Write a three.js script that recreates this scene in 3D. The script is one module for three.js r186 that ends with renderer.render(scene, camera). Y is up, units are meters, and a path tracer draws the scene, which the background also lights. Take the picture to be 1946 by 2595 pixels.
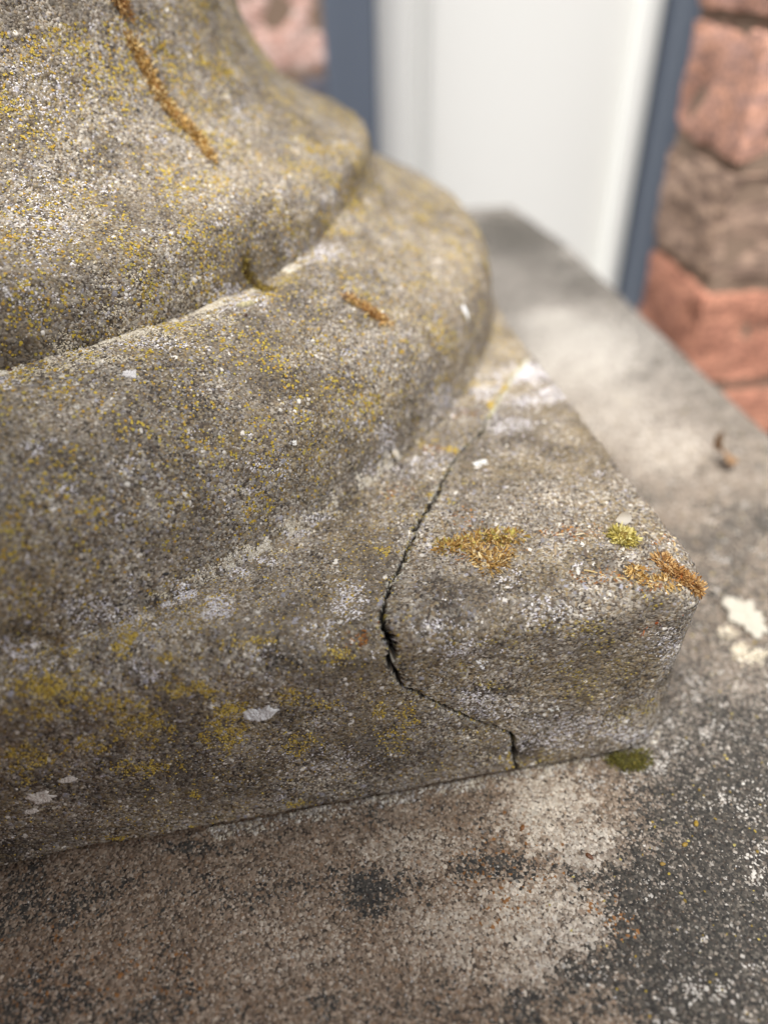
import * as THREE from 'three';
import { mergeGeometries } from 'three/addons/utils/BufferGeometryUtils.js';

// ---------- camera, sky, sun, exposure ----------
const scene = new THREE.Scene();
const camera = new THREE.PerspectiveCamera(68.64, 767 / 1024, .01, 60);
camera.position.set(0, .2140, 0); camera.rotation.order = 'YXZ'; camera.rotation.set(-37 * Math.PI / 180, 0, -1.5 * Math.PI / 180);
camera.focus = .216; camera.userData.fStop = 3.8;
const renderer = new THREE.WebGLRenderer({ antialias: true });
renderer.toneMapping = THREE.LinearToneMapping; renderer.toneMappingExposure = 1.9;
renderer.shadowMap.enabled = true; renderer.shadowMap.type = THREE.PCFSoftShadowMap;
{ // a plain overcast sky, brighter overhead
  const w = 64, h = 32, d = new Float32Array(w * h * 4);
  for (let j = 0; j < h; j++) for (let i = 0; i < w; i++) {
    const el = ((j + .5) / h - .5) * Math.PI, k = el > 0 ? .52 + .30 * Math.pow(Math.sin(el), .8) : .25;
    d.set([k * .97, k * 1.0, k * 1.06, 1], (j * w + i) * 4);
  }
  const sky = new THREE.DataTexture(d, w, h, THREE.RGBAFormat, THREE.FloatType); sky.mapping = THREE.EquirectangularReflectionMapping; sky.magFilter = THREE.LinearFilter; sky.needsUpdate = true;
  scene.background = sky; scene.environment = sky;
}
const sun = new THREE.DirectionalLight(0xfffbf6, 3.3); sun.position.set(-.75, 3.4, .95); sun.target.position.set(0, 0, -.3); sun.castShadow = true; sun.shadow.radius = 56;
sun.shadow.mapSize.set(2048, 2048); Object.assign(sun.shadow.camera, { left: -2, right: 2, top: 2, bottom: -2, near: .1, far: 8 }); sun.shadow.bias = -.0005;
scene.add(sun, sun.target);

// ---------- seeded noise ----------
function rng(seed) { let a = seed >>> 0; return () => { a = (a + 0x6D2B79F5) | 0; let t = Math.imul(a ^ (a >>> 15), 1 | a); t = (t + Math.imul(t ^ (t >>> 7), 61 | t)) ^ t; return ((t ^ (t >>> 14)) >>> 0) / 4294967296; }; }
const PERM = new Uint8Array(512);
{ const R = rng(7), p = [...Array(256).keys()]; for (let i = 255; i > 0; i--) { const j = Math.floor(R() * (i + 1)); [p[i], p[j]] = [p[j], p[i]]; } for (let i = 0; i < 512; i++) PERM[i] = p[i & 255]; }
const GX = new Float32Array(256), GY = new Float32Array(256), GZ = new Float32Array(256);
{ const R = rng(11); for (let i = 0; i < 256; i++) { let x, y, z, l; do { x = R() * 2 - 1; y = R() * 2 - 1; z = R() * 2 - 1; l = x * x + y * y + z * z; } while (l > 1 || l < .05); l = 1.5 / Math.sqrt(l); GX[i] = x * l; GY[i] = y * l; GZ[i] = z * l; } }
function noise(x, y, z) {   // gradient noise, about -1..1
  const X = Math.floor(x), Y = Math.floor(y), Z = Math.floor(z); x -= X; y -= Y; z -= Z;
  const a = X & 255, b = Y & 255, c = Z & 255, u = x * x * x * (x * (x * 6 - 15) + 10), v = y * y * y * (y * (y * 6 - 15) + 10), w = z * z * z * (z * (z * 6 - 15) + 10);
  const A = PERM[a] + b, B = PERM[a + 1] + b, A0 = PERM[A & 255] + c, A1 = PERM[(A + 1) & 255] + c, B0 = PERM[B & 255] + c, B1 = PERM[(B + 1) & 255] + c;
  const g = (h, x, y, z) => { h = PERM[h & 255]; return GX[h] * x + GY[h] * y + GZ[h] * z; };
  const l = (t, a, b) => a + t * (b - a);
  return l(w, l(v, l(u, g(A0, x, y, z), g(B0, x - 1, y, z)), l(u, g(A1, x, y - 1, z), g(B1, x - 1, y - 1, z))),
    l(v, l(u, g(A0 + 1, x, y, z - 1), g(B0 + 1, x - 1, y, z - 1)), l(u, g(A1 + 1, x, y - 1, z - 1), g(B1 + 1, x - 1, y - 1, z - 1))));
}
function fbm(x, y, z, o = 4) { let s = 0, a = .5; for (let i = 0; i < o; i++) { s += a * noise(x, y, z); x = x * 2.03 + 17.1; y = y * 2.03 - 5.3; z = z * 2.03 + 9.7; a *= .5; } return s; }
const clamp = (x, a = 0, b = 1) => Math.min(b, Math.max(a, x)), mix = (a, b, t) => a + (b - a) * t, sstep = (a, b, x) => { x = clamp((x - a) / (b - a)); return x * x * (3 - 2 * x); };

// ---------- the pedestal's form: polar round its axis; angle 0 = middle of the plinth's right face, 90 = middle of its front ----------
const CX = -.2287, CZ = -.3820, E1 = [.98515, -.17169], E2 = [.17169, .98515], HALF = .2802, TOP = .0709;
const SHAFT = [[.157, .600], [.157, .450], [.158, .360], [.160, .300], [.162, .260], [.1640, .235], [.1664, .215], [.1703, .1960], [.1736, .1875], [.1785, .1782], [.1852, .1692], [.1912, .1632], [.1990, .1577], [.2095, .1522], [.2190, .1484]];
const SHAFT_A = [...SHAFT, [.2246, .1452], [.2262, .1420], [.2266, .1388], [.2268, .1350]], SHAFT_B = [...SHAFT, [.2250, .1448], [.2278, .1390], [.2294, .1318], [.2300, .1238]];
const TORUS_A = [[.2268, .1350], [.2294, .1306], [.2340, .1262], [.2405, .1213], [.2480, .1172], [.2560, .1132], [.2640, .1100], [.2710, .1068], [.2765, .1032], [.2801, .0985], [.2823, .0930], [.2836, .0870], [.2846, .0790], [.2862, .0722]];
const TORUS_B = [[.2300, .1238], [.2338, .1240], [.2395, .1242], [.2470, .1226], [.2555, .1190], [.2630, .1150], [.2697, .1100], [.2752, .1046], [.2789, .0990], [.2812, .0935], [.2826, .0880], [.2836, .0822], [.2845, .0765], [.2862, .0719]];
function spline(P, t) {   // Catmull-Rom through P, t in 0..P.length-1
  const n = P.length - 1, i = Math.min(n - 1, Math.floor(t)), f = t - i, p0 = P[Math.max(0, i - 1)], p1 = P[i], p2 = P[i + 1], p3 = P[Math.min(n, i + 2)];
  const c = k => .5 * (2 * p1[k] + (p2[k] - p0[k]) * f + (2 * p0[k] - 5 * p1[k] + 4 * p2[k] - p3[k]) * f * f + (3 * p1[k] - p0[k] - 3 * p2[k] + p3[k]) * f * f * f);
  return [c(0), c(1)];
}
function byLength(P, n = 400) {   // table of the same curve by arc length 0..1
  const q = [], L = [0]; for (let i = 0; i <= n; i++) { q.push(spline(P, i / n * (P.length - 1))); if (i) L.push(L[i - 1] + Math.hypot(q[i][0] - q[i - 1][0], q[i][1] - q[i - 1][1])); }
  const out = []; let j = 0; for (let i = 0; i <= n; i++) { const s = L[n] * i / n; while (j < n - 1 && L[j + 1] < s) j++; const f = clamp((s - L[j]) / (L[j + 1] - L[j] || 1)); out.push([mix(q[j][0], q[j + 1][0], f), mix(q[j][1], q[j + 1][1], f)]); }
  out.length_m = L[n]; return out;
}
const TAB = { shaft: [byLength(SHAFT_A), byLength(SHAFT_B)], torus: [byLength(TORUS_A), byLength(TORUS_B)] };
const wrapDeg = d => ((d + 180) % 360 + 360) % 360 - 180;
function outline(deg, rc = .014) {   // rounded square: distance from the axis to its side
  const d = ((deg % 90) + 90) % 90, t = d * Math.PI / 180, c = Math.cos(t), s = Math.sin(t), k = HALF - rc;
  const side = HALF / Math.max(c, s); if (Math.min(c, s) * side <= k) return side;
  const b = k * (c + s); return b + Math.sqrt(Math.max(0, b * b - (2 * k * k - rc * rc)));
}
function profile(part, deg, v) {   // [radius, height]
  const w = wrapDeg(deg), B = sstep(18, 46, w) * (1 - sstep(150, 178, w));
  if (part !== 'plinth') {
    const f = clamp(v) * 400, i = Math.min(399, Math.floor(f)), g = f - i, [a, b] = TAB[part], q = k => mix(mix(a[i][k], a[i + 1][k], g), mix(b[i][k], b[i + 1][k], g), B);
    let r = q(0); if (part === 'torus') { const lim = Math.max(outline(deg) - .001, .2835); if (v > .8) r = Math.min(r, mix(r, lim, sstep(.8, 1, v))); }
    return [r, q(1)];
  }
  const S = Math.max(outline(deg), .2845), r1 = Math.min(mix(.2860, .2862, B), Math.max(S - .001, .2835)), h1 = mix(.0722, .0719, B);
  const re = mix(.0095, .016, sstep(52, 75, w)), tilt = .002 * sstep(.29, .38, S);   // the worn top edge
  if (v < .5) { const t = v / .5, r = mix(r1, Math.max(r1, S - re), t); return [r, h1 - .0008 * t - tilt * t * t]; }
  const hT = h1 - .0008 - tilt;
  if (v < .68) { const a = (v - .5) / .18 * Math.PI / 2; return [Math.max(r1, S - re) + Math.min(re, S - r1 + .0) * Math.sin(a), hT - re * (1 - Math.cos(a))]; }
  const t = (v - .68) / .32, h = mix(hT - re, -.002, t), Sf = Math.max(outline(deg, mix(.014, .026, t)), .2845); return [Math.max(Sf, r1) + .0045 * t * t - .0035 * sstep(.004, .0005, h), h];
}
function polar(deg, r, h) { const a = deg * Math.PI / 180, c = Math.cos(a) * r, s = Math.sin(a) * r; return [CX + E1[0] * c + E2[0] * s, h, CZ + E1[1] * c + E2[1] * s]; }
function pedestalPoint(part, deg, v) { const [r, h] = profile(part, deg, v); return polar(deg, r, h); }

// ---------- naming ----------
const taken = {};
const numbered = n => { taken[n] = (taken[n] ?? -1) + 1; return taken[n] ? n + '_' + String(taken[n]).padStart(3, '0') : n; };
const mesh = (name, g, m, parent) => { const o = new THREE.Mesh(g, m); o.name = parent ? name : numbered(name); o.castShadow = o.receiveShadow = true; (parent || scene).add(o); return o; };
const part = (name, g, m, parent) => { parent.userData.count ??= {}; const c = parent.userData.count, k = c[name] = (c[name] ?? -1) + 1; return mesh(k ? name + '_' + String(k).padStart(3, '0') : name, g, m, parent); };
const group = name => { const o = new THREE.Group(); o.name = numbered(name); scene.add(o); return o; };
const tag = (o, label, category, grp) => { o.userData.label = label; o.userData.category = category; if (grp) o.userData.group = grp; return o; };
const struct = o => { o.userData.kind = 'structure'; return o; };
const lin = c => c <= .04045 ? c / 12.92 : Math.pow((c + .055) / 1.055, 2.4);
const rgb = (r, g, b) => new THREE.Color().setRGB(lin(r / 255), lin(g / 255), lin(b / 255));
const col3 = a => rgb(a[0], a[1], a[2]);

// ---------- what grows and lies on the stone, plus some painted shade: kind, centre (mm), two half axes (mm), strength ----------
const GROWTH_SHADE_A = [
['C', -53.3, 74.3, -157.1, 4.9, -2.4, -2.6, -0.2, -0.6, 0.4, 0.9],
['C', -46.4, 74, -162.5, 3.3, -1.8, -1.8, -0.2, -0.7, 0.5, 1],
['C', -37.1, 73.3, -170.2, 5.6, -2.9, -3.5, 0.1, -0.8, 0.3, 0.9],
['C', -26.9, 73, -179.6, 4.7, -2.5, -3.2, 0.1, -0.8, 0.4, 1],
['C', -18.8, 72.7, -187.9, 4.1, -2.4, -3, 0, -1, 0.6, 0.9],
['C', -61.3, 74, -150.9, 3.3, -1.6, -1.6, 0.1, -0.7, 0.3, 0.7],
['W', -71.1, 73.2, -143.8, 6.3, -2.8, -2.8, 0, -2.1, 1, 0.6],
['C', -80.1, 124.2, -194.7, 9.9, -0.4, -1, 0.4, -0.1, 1.6, 0.9],
['C', -54.1, 124.2, -222.7, 6.7, 0.4, 1.1, 0.7, 0.2, 3.9, 0.8],
['W', -35.4, 97.3, -179.8, 3.7, -1.8, -2.4, 0.1, -1.5, 0.8, 0.5],
['W', -78.4, 107, -154.1, 2.4, -0.6, -0.9, 0.1, -1.1, 1.3, 0.5],
['W', -51.1, 109.2, -177.8, 1.5, -0.3, -1, -0.1, -0.4, 0.7, 0.7],
['W', -9.1, 109.7, -224.7, 2.3, -0.8, -1.7, 0.1, -0.6, 1, 0.7],
['W', 9.7, 105.5, -246.7, 2.7, -0.9, -3, 0, -0.7, 1.3, 0.5],
['W', -70.8, 164, -275.8, 2.4, -0.2, -3, 0.1, -1, 1.8, 0.5],
['W', -88.2, 158.3, -242.4, 3.3, -0.6, -1.9, 0.3, -1.4, 2.8, 0.5],
['W', -49, 145, -247, 2.4, -0.6, -2.2, 0, -1, 1.5, 0.5],
['W', 13.9, 71, -171.8, 1.8, 0, -0.4, -0.5, -0.1, 2.1, 0.6],
['W', 72.9, 69.7, -210.2, 2.3, -0.2, -0.7, -0.7, 0, 1.9, 0.6],
['W', 59, 19.6, -146.3, 15.7, -3.7, -2.5, 0.6, -5.2, 0.3, 0.5],
['W', 81.6, 6.1, -150.5, 12.8, -9.2, -6.4, 0.7, -5, -0.1, 0.6],
['W', 30, 32.9, -142, 8.7, -1.9, -1.4, 0.3, -3.9, 0.1, 0.5],
['W', 83.3, 45.7, -152.3, 5.1, -2.7, -2.4, 1.9, -9.3, -1, 0.4],
['D', 90.5, 20.3, -159.6, 7.7, -6.9, -5.4, 1.1, -9.1, 2.2, 0.4],
['Y', 44, 63.7, -145.7, 4, -0.6, -0.5, 0, -2, 0.7, 0.5],
['Y', 69, 41.5, -149.2, 3.7, -0.6, -0.6, 0.7, -3.8, 0, 0.5],
['D', -85.3, 29.7, -121.7, 17.5, -5.2, -2.7, -2.1, -8.9, 1, 0.35],
['D', -46, 23, -128, 19.3, -5.8, -2.9, -0.9, -6.4, 0.7, 0.3],
['D', -27.9, 110.2, -202.3, 7.8, -2.4, -4.4, 0.1, -2.4, 4.1, 0.3],
['D', -56.7, 115.8, -184.9, 9.5, -2.1, -3.5, 0.6, -2, 4.1, 0.25],
['D', -9.1, 104.4, -215.9, 6.5, -2.8, -4.9, -0.1, -3.4, 4.7, 0.35],
['C', -66.4, 124.3, -208.8, 12.2, 0.3, 1.2, 0.7, 0.1, 4.3, 0.7],
['C', -50.5, 124.2, -227.1, 6, 0.4, 1.3, 1, 0.4, 6.4, 0.8],
['C', -88.5, 124.3, -189, 7.2, -0.2, -0.4, 0.5, -0.1, 2.1, 0.9],
['C', -97.5, 124.3, -183, 3.3, -0.1, 0, 0.6, -0.1, 2.4, 1],
['W', 68.4, 69.1, -288.8, 19.1, -7.9, -15.2, -1.8, -1.1, 10, 1],
['W', 72.6, 67.9, -271.1, 14.3, -8.1, -16, 0.1, -1.3, 5.8, 0.9],
['W', 55.1, 71.2, -258.9, 8.7, -0.4, -1, -0.8, 0, 6.5, 0.7],
['W', 41, 71.9, -267.6, 4.8, -0.1, -0.4, -0.8, -0.1, 7.5, 0.8],
['W', 47.7, 71.3, -239.1, 7.8, -0.3, -0.7, -1.3, 0, 5.3, 0.75],
['W', 23.3, 78.8, -250.6, 3.8, -3.5, -6, 0.2, -5, 1.2, 0.8],
['W', 1.9, 81.8, -216.8, 3.3, -2.7, -3.9, -0.1, -5.7, 1.6, 0.75],
['W', 18.2, 71.8, -218.1, 5.7, -0.1, -0.6, -0.4, 0, 5.7, 0.6],
['W', 41.4, 71.6, -246.1, 3.3, -0.1, -0.8, -0.8, 0, 3.4, 0.6],
['W', -10.1, 70.6, -150.3, 4.4, -0.1, 0.2, 0.1, -0.4, 6, 0.7],
['W', -45.9, 71.3, -148.4, 3.9, -0.1, -0.4, 0.4, -0.2, 3.3, 0.9],
['W', -55.5, 71.9, -153.1, 2.6, -0.1, -0.5, 0.3, -0.1, 2.6, 0.9],
['W', -77.7, 78.3, -141.3, 4.9, -2.8, -2.6, -0.5, -4.4, 1.2, 0.6],
['W', -61.9, 66.3, -130, 4, -0.4, -0.3, -0.4, -2.4, 2, 0.6],
['W', -92.4, 73, -130.8, 5.5, -2.5, -1.8, -0.1, -4.1, 2, 0.5],
['W', -33.5, 67.4, -135, 3.5, -0.2, -0.3, -0.1, -1.6, 1.5, 0.45],
['W', -17.6, 69, -139.2, 5.1, -0.3, -0.3, -0.3, -1.9, 3, 0.45],
['W', -21.9, 73.3, -185, 3.7, -2.3, -2.5, -0.4, -1.1, 1, 0.8],
['W', -27, 72.1, -179, 2.7, -1.4, -1.9, 0.1, -0.8, 0.4, 0.8],
['W', -44.5, 72.2, -163.1, 3.1, -1.7, -1.7, 0.1, -0.9, 0.4, 0.9],
['W', -38.9, 72.2, -168, 3.6, -2.2, -2, -0.1, -0.9, 0.6, 0.85],
['W', -1, 74.5, -210.4, 4.6, -3.1, -4.2, -0.2, -2.7, 1.9, 0.5],
['W', -99.3, 124.2, -180.8, 2.8, -0.1, -0.2, 1, -0.3, 3.3, 1],
['W', -48, 124.9, -239.8, 4.4, -2.3, -5.3, -0.2, -2.6, 0.6, 0.9],
['W', -52.8, 124.4, -233.8, 3.4, -1.6, -3.8, -0.4, -1.6, 0.7, 0.7],
['W', -86.9, 115.9, -162.3, 3.1, -0.6, -0.9, 0.5, -1.3, 2.3, 0.5],
['W', -19.4, 125.3, -274.2, 6.4, -0.5, -2.4, 0.5, -0.8, 7.4, 0.7],
['W', -29.9, 124.9, -264.4, 2.8, 0.1, -1, 0, -0.6, 6.3, 0.5],
['W', -37.4, 104.3, -183.8, 0.8, -0.2, -0.6, 0, -0.4, 0.5, 1],
['W', -66.5, 108.3, -164.1, 2.8, -0.7, -1.2, -0.1, -1.4, 1.9, 0.4],
['W', -64.4, 123.8, -203.9, 12.9, -1.3, -2.4, 0.6, -0.4, 2.4, 0.55],
['W', -99.5, 180.7, -261, 8.5, -1.4, -7.9, 0, -9, 7.5, 0.3],
['W', -95.5, 153, -222.6, 7.6, -1, -3.5, 3.6, -7.3, 17.2, 0.35],
['W', -47.2, 163.3, -321.2, 6.4, -2, -12.1, 0.7, -3.1, 9.5, 0.3],
['W', -94.9, 140.7, -198.4, 6.1, -1.6, -3.5, -0.2, -4.8, 2.8, 0.4],
['W', 25.5, 39.9, -141.5, 6.3, -1.2, -1.1, 0.2, -2.7, 0.1, 0.6],
['W', 34.7, 69.8, -158.2, 3.6, -0.1, -0.1, -1.1, -0.3, 5.3, 0.35],
['W', 19.6, 60.9, -140.9, 8.2, -2, -1.3, -0.2, -4.6, 0.3, 0.5],
['W', 48.7, 14.2, -144, 12.9, -3.5, -2, 0.8, -4.7, 0.3, 0.4],
['W', 43.6, 67, -147.6, 5.6, -0.5, -0.6, 0.1, -2.7, 2.4, 0.4],
['W', 11.9, 67.4, -142.3, 4.3, 0, -0.8, -0.3, -2.1, 2.1, 0.45],
['W', -16.5, 22.9, -133.2, 13.2, -3.7, -2, -0.7, -6.2, 0.6, 0.25],
['W', -28.4, 92.6, -184.3, 3.3, -1.9, -2.5, 0, -4, 1.7, 0.3],
['W', 9.8, 71.9, -215.8, 2.6, 0, -0.4, 0.1, 0, 3.7, 0.5],
['W', -13.7, 148.9, -346.7, 3.2, -0.4, -2.1, 0.3, -0.9, 1.7, 0.8],
['W', -16.2, 138.9, -301.6, 2.4, -1.3, -5, 0, -1.9, 2.1, 0.6],
['C', -88.1, 124.9, -200, 3.7, -1.2, -2.7, -0.7, -3.4, 0.9, 0.9],
['C', -68.2, 72.4, -145.3, 4.5, -2.3, -1.9, -0.3, -1.7, 1.1, 0.8],
['C', -94.8, 124.3, -185.2, 7.3, 0, -0.1, 0.5, 0, 1.7, 0.9],
['C', -78.6, 124, -193.3, 6.6, -0.5, -1.2, 0.3, -0.2, 1.4, 0.8],
['C', -61.3, 124.2, -215.7, 9.4, 0.6, 1.4, 0.7, 0.2, 3.3, 0.6],
['C', -43.9, 40, -129.4, 12.3, -3.1, -2, -0.6, -4.7, 0.3, 0.15],
['C', 22.2, 22.8, -140, 8.6, -2.1, -1.4, 0, -3, 0.2, 0.4],
['C', -20, 12.1, -131.6, 13.6, -4.6, -1.9, -0.5, -3.9, 0.5, 0.4],
['C', 30, 10.8, -140.4, 4.4, -1.6, -0.6, 0, -3.1, 0.3, 0.6],
['Y', -52.1, 60.9, -128.8, 6.3, -1.1, -0.7, -0.3, -2.5, 0.7, 0.8],
['Y', -43.5, 48.6, -129.7, 4.1, -1.1, -0.7, -0.9, -5.7, 0.3, 1],
['Y', -65.7, 50.4, -125.9, 7, -1.8, -1.2, -1.1, -6.5, 0.3, 0.75],
['Y', -45.6, 41, -129.2, 5.7, -2.4, -0.9, -1, -5.2, 0.4, 0.8],
['Y', -67.5, 33.1, -125, 7.4, -2.4, -1.1, -0.9, -3.6, 0.4, 0.75],
['Y', -26.5, 31.9, -132, 6.3, -1.6, -1, -0.5, -4.5, 0.4, 0.6],
['Y', -27.6, 52.4, -132.6, 5.1, -1.4, -0.9, 0, -2.8, 0, 0.75],
['Y', -19.2, 47.4, -133.9, 3.8, -1, -0.6, -0.2, -2.3, 0.1, 0.6],
['Y', -93.6, 45.3, -121, 5.8, -1.8, -1, -1.3, -4.3, 0.3, 0.75],
['Y', -79.6, 46.1, -123.4, 4.9, -1.3, -0.8, -0.8, -2.7, 0.2, 0.75],
['Y', -56.8, 19.1, -125.8, 1.7, -0.1, -0.3, -0.6, -2.4, 0.3, 1],
['Y', -27.8, 6, -129.6, 4.6, -1, -0.7, 0.1, -1.6, 0.2, 1],
['Y', -59, 4.3, -123.8, 1, -0.1, -0.2, -0.4, -1.3, 0.1, 0.8],
['Y', -81, 5.2, -120, 2.9, -1.2, -0.5, -0.1, -1.4, 0, 0.9],
['Y', -3, 40.1, -136.5, 2.1, -0.4, -0.4, -0.2, -3.4, 0.2, 0.9],
['Y', 4.2, 34, -137.5, 3.7, -1.3, -0.6, -0.4, -5.4, 0.4, 0.55],
['Y', -81.2, 70.8, -133.7, 2.1, -0.1, -0.3, 0.1, -0.2, 1.1, 0.8],
['Y', -68.3, 70.7, -136.2, 2.7, 0, -0.2, 0.4, -0.7, 3.1, 0.8],
['Y', -84.2, 66.2, -125.6, 8.7, -1.9, -1, 0, -3.1, 2.1, 0.55],
['Y', -70.2, 59.9, -125.6, 6.5, -1.3, -0.8, -0.7, -3.5, 0.9, 0.4],
['Y', 0.7, 26.6, -136.5, 4.4, -1.4, -0.7, 0.2, -5.4, 0.3, 0.5],
['Y', -58.4, 68.4, -132.6, 2.5, 0.1, -0.4, 0.2, -0.8, 1, 0.5],
['Y', -35.9, 69.4, -137.2, 7, -0.2, -0.7, 0, -1.2, 2.2, 0.3],
['Y', -88, 60.6, -122.6, 6.2, -1.3, -0.9, -0.7, -2.7, 0.7, 0.4],
['Y', -96.5, 41.3, -120.4, 3.9, -1.8, -0.6, -1.7, -5.2, 0.5, 0.5],
['Y', -12, 63.6, -136, 3.6, -0.6, -0.4, -0.1, -2, 0.7, 0.6],
['Y', 28.9, 44.5, -142.2, 4.5, -1.7, -0.7, 0.4, -2.1, 0, 0.9],
['Y', 21.1, 52.7, -141.1, 1.2, -0.1, -0.2, 0.1, -4.6, 0.1, 0.8],
['Y', 17.8, 63.6, -141.1, 3.1, -0.8, -0.3, -0.1, -1.6, 0.5, 0.7],
['Y', 26.5, 61.6, -142.1, 2.4, -0.8, -0.3, 0.5, -2, 0.2, 0.7],
['Y', 38.7, 52.6, -144.1, 3, -0.5, -0.5, 0.4, -1.8, 0, 0.8],
['Y', 55.1, 61.2, -147.1, 7.4, -1.3, -1.1, 0.1, -2.7, 0.3, 0.75],
['Y', 61.5, 54.2, -148.1, 4.1, -1.1, -0.7, 0.4, -4.1, 0, 0.6],
['Y', 53.9, 44.7, -146.6, 4.3, -1.4, -0.7, 0.3, -3.4, 0, 0.7],
['Y', 57.3, 36.5, -146.9, 5.4, -1, -0.9, 1, -5.7, 0.1, 0.6],
['Y', 71.9, 19.2, -148.5, 5.9, -1.3, -1, 0.3, -4.8, 0.3, 0.75],
['Y', 80.3, 21.1, -150.7, 5.5, -2.8, -2.2, 0.7, -4.1, -0.1, 0.6],
['Y', 74.9, 66.1, -152.4, 4, -0.5, -0.4, 0.6, -2.2, 1.4, 0.4],
['Y', 47, 3, -143.2, 9, -3.4, -1.3, 0.8, -5.1, -0.8, 0.6],
['Y', 51, 4.9, -143.6, 3.7, -1.4, -0.8, 1.1, -4.9, -0.7, 0.7],
['Y', 26.6, 71.6, -204.7, 3, 0, 0, -0.3, 0, 2.6, 0.7],
['Y', 15.6, 71.6, -197.9, 1.5, 0, -0.6, -0.4, 0, 1.3, 0.9],
['Y', 22.2, 71.5, -193.5, 1.9, 0, 0.2, -0.1, 0, 2.3, 0.9],
['Y', 24.6, 71.8, -224.3, 2.5, 0, 0, -0.4, 0, 2, 1],
['Y', 15.4, 71.9, -228.9, 3.6, 0, -0.5, 0.1, 0, 1.9, 0.7],
['Y', 42.5, 71.7, -256.5, 1.9, 0, -1.1, -0.4, 0, 2.5, 0.9],
['Y', 49.5, 71.6, -267.7, 1.9, -0.1, -1.2, -0.6, 0, 3.8, 0.8],
['Y', 32.4, 74.9, -267.2, 4.9, -4.1, -7.8, 0.1, -1.5, 0.9, 0.5],
['Y', 33.5, 62, -143.4, 4, -0.8, -0.6, 0.2, -3.1, 0.5, 0.4],
['Y', 4.6, 69.5, -144.2, 1.6, 0.1, -0.6, -0.3, -0.5, 1.4, 0.5],
['Y', -0.4, 71.2, -170.2, 1.8, 0, -0.1, 0.1, -0.1, 2.5, 0.8],
['O', -6.1, 67.3, -139.1, 1.2, 0.2, -0.3, -0.2, -1.5, 1.4, 1],
['O', -10, 67.4, -138.6, 1.8, -0.1, -0.2, -0.1, -1.7, 1.5, 0.7],
['O', -0.8, 69.7, -143.6, 1, 0.1, -0.4, 0.1, -0.3, 0.9, 0.9],
['O', 18.6, 71.8, -225.3, 5, -0.1, 0, -0.2, 0, 3.4, 0.6],
['O', 33.3, 71.8, -249.2, 4.4, -0.1, -0.9, -0.4, 0, 2.8, 0.7],
['O', 25.9, 71.7, -222.4, 1.6, 0, -0.7, -0.2, 0, 1.3, 0.9],
['O', 24.3, 71.2, -182.8, 3.5, -0.1, 0.1, -0.7, -0.2, 6.6, 0.35],
['O', 58.8, 70.3, -177.5, 8.8, -0.2, -0.2, -0.4, -0.1, 3, 0.45],
['O', 61.8, 69.3, -158.6, 7.1, -0.1, 0, -0.8, -0.2, 2.5, 0.6],
['O', 30.2, 70.6, -169.9, 7.9, -0.2, 0.1, -1, -0.2, 5.9, 0.5],
['O', 85.1, 69.1, -174.5, 4.5, -0.4, -0.7, -0.6, 0.1, 1.9, 0.4],
['O', 76.2, 69.1, -157.6, 6.9, -0.2, 0.2, -1.4, -0.2, 3.6, 0.5],
['O', 4.8, 71.8, -200, 4.5, 0, 0, -0.2, -0.1, 4.9, 0.3],
['D', -91.3, 79.3, -133.5, 7.3, -3.6, -3.5, -0.5, -3, 0.7, 0.6],  // left foot of the torus: dark stain with shade painted in
['D', -66.4, 74.8, -147.6, 6.1, -3.1, -2.9, -0.3, -2.3, 1.3, 0.3],
['D', 1.8, 128.1, -357.4, 3.3, -0.7, -4, -0.3, -7.5, 15.3, 0.3],
['D', -26.6, 65.6, -134.6, 3.7, -0.5, -0.3, 0.1, -2.1, 1.3, 0.4],
['D', -29.7, 40.9, -131.9, 7.3, -2.5, -1.2, -0.8, -6.4, 0.4, 0.25],
['D', 21.8, 66.7, -143.4, 7.7, -0.8, -0.7, -0.1, -2.8, 2.3, 0.2],
['D', 26.4, 69.7, -152.9, 13.1, -0.4, 0, -0.4, -0.3, 5.1, 0.3],
['D', 63.1, 69.7, -165, 10.2, -0.1, -0.1, -1.3, -0.3, 5.4, 0.3],
['D', 32.5, 40.6, -142.8, 10.6, -2.6, -1.8, 0, -1.7, 0.1, 0.8],
['D', 43.3, 27.8, -144, 5.2, -1.2, -0.9, 0.2, -1.4, 0.1, 0.8],
['D', -110.3, 8.3, -115.2, 6.4, -2, -0.9, -1.8, -6.8, 1.2, 1],
['D', -10, 71.9, -192.5, 4.2, 0, -0.4, -0.1, 0, 3.2, 0.3],
['D', 35.9, 109.8, -384.8, 6.3, -0.8, -4.5, -0.4, -2, 6.4, 0.3],
['D', 4.4, 56.1, -138.2, 2.2, -0.7, -0.4, -0.4, -3.9, 0.1, 0.5],
['D', -84.8, 194.8, -290.3, 1.8, -0.2, -2.8, -0.1, -7.2, 4.5, 0.5],
['D', 43.6, 12.3, -142.9, 3.4, -1, -0.5, -0.1, -4.4, 0.4, 0.8]
];
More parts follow.
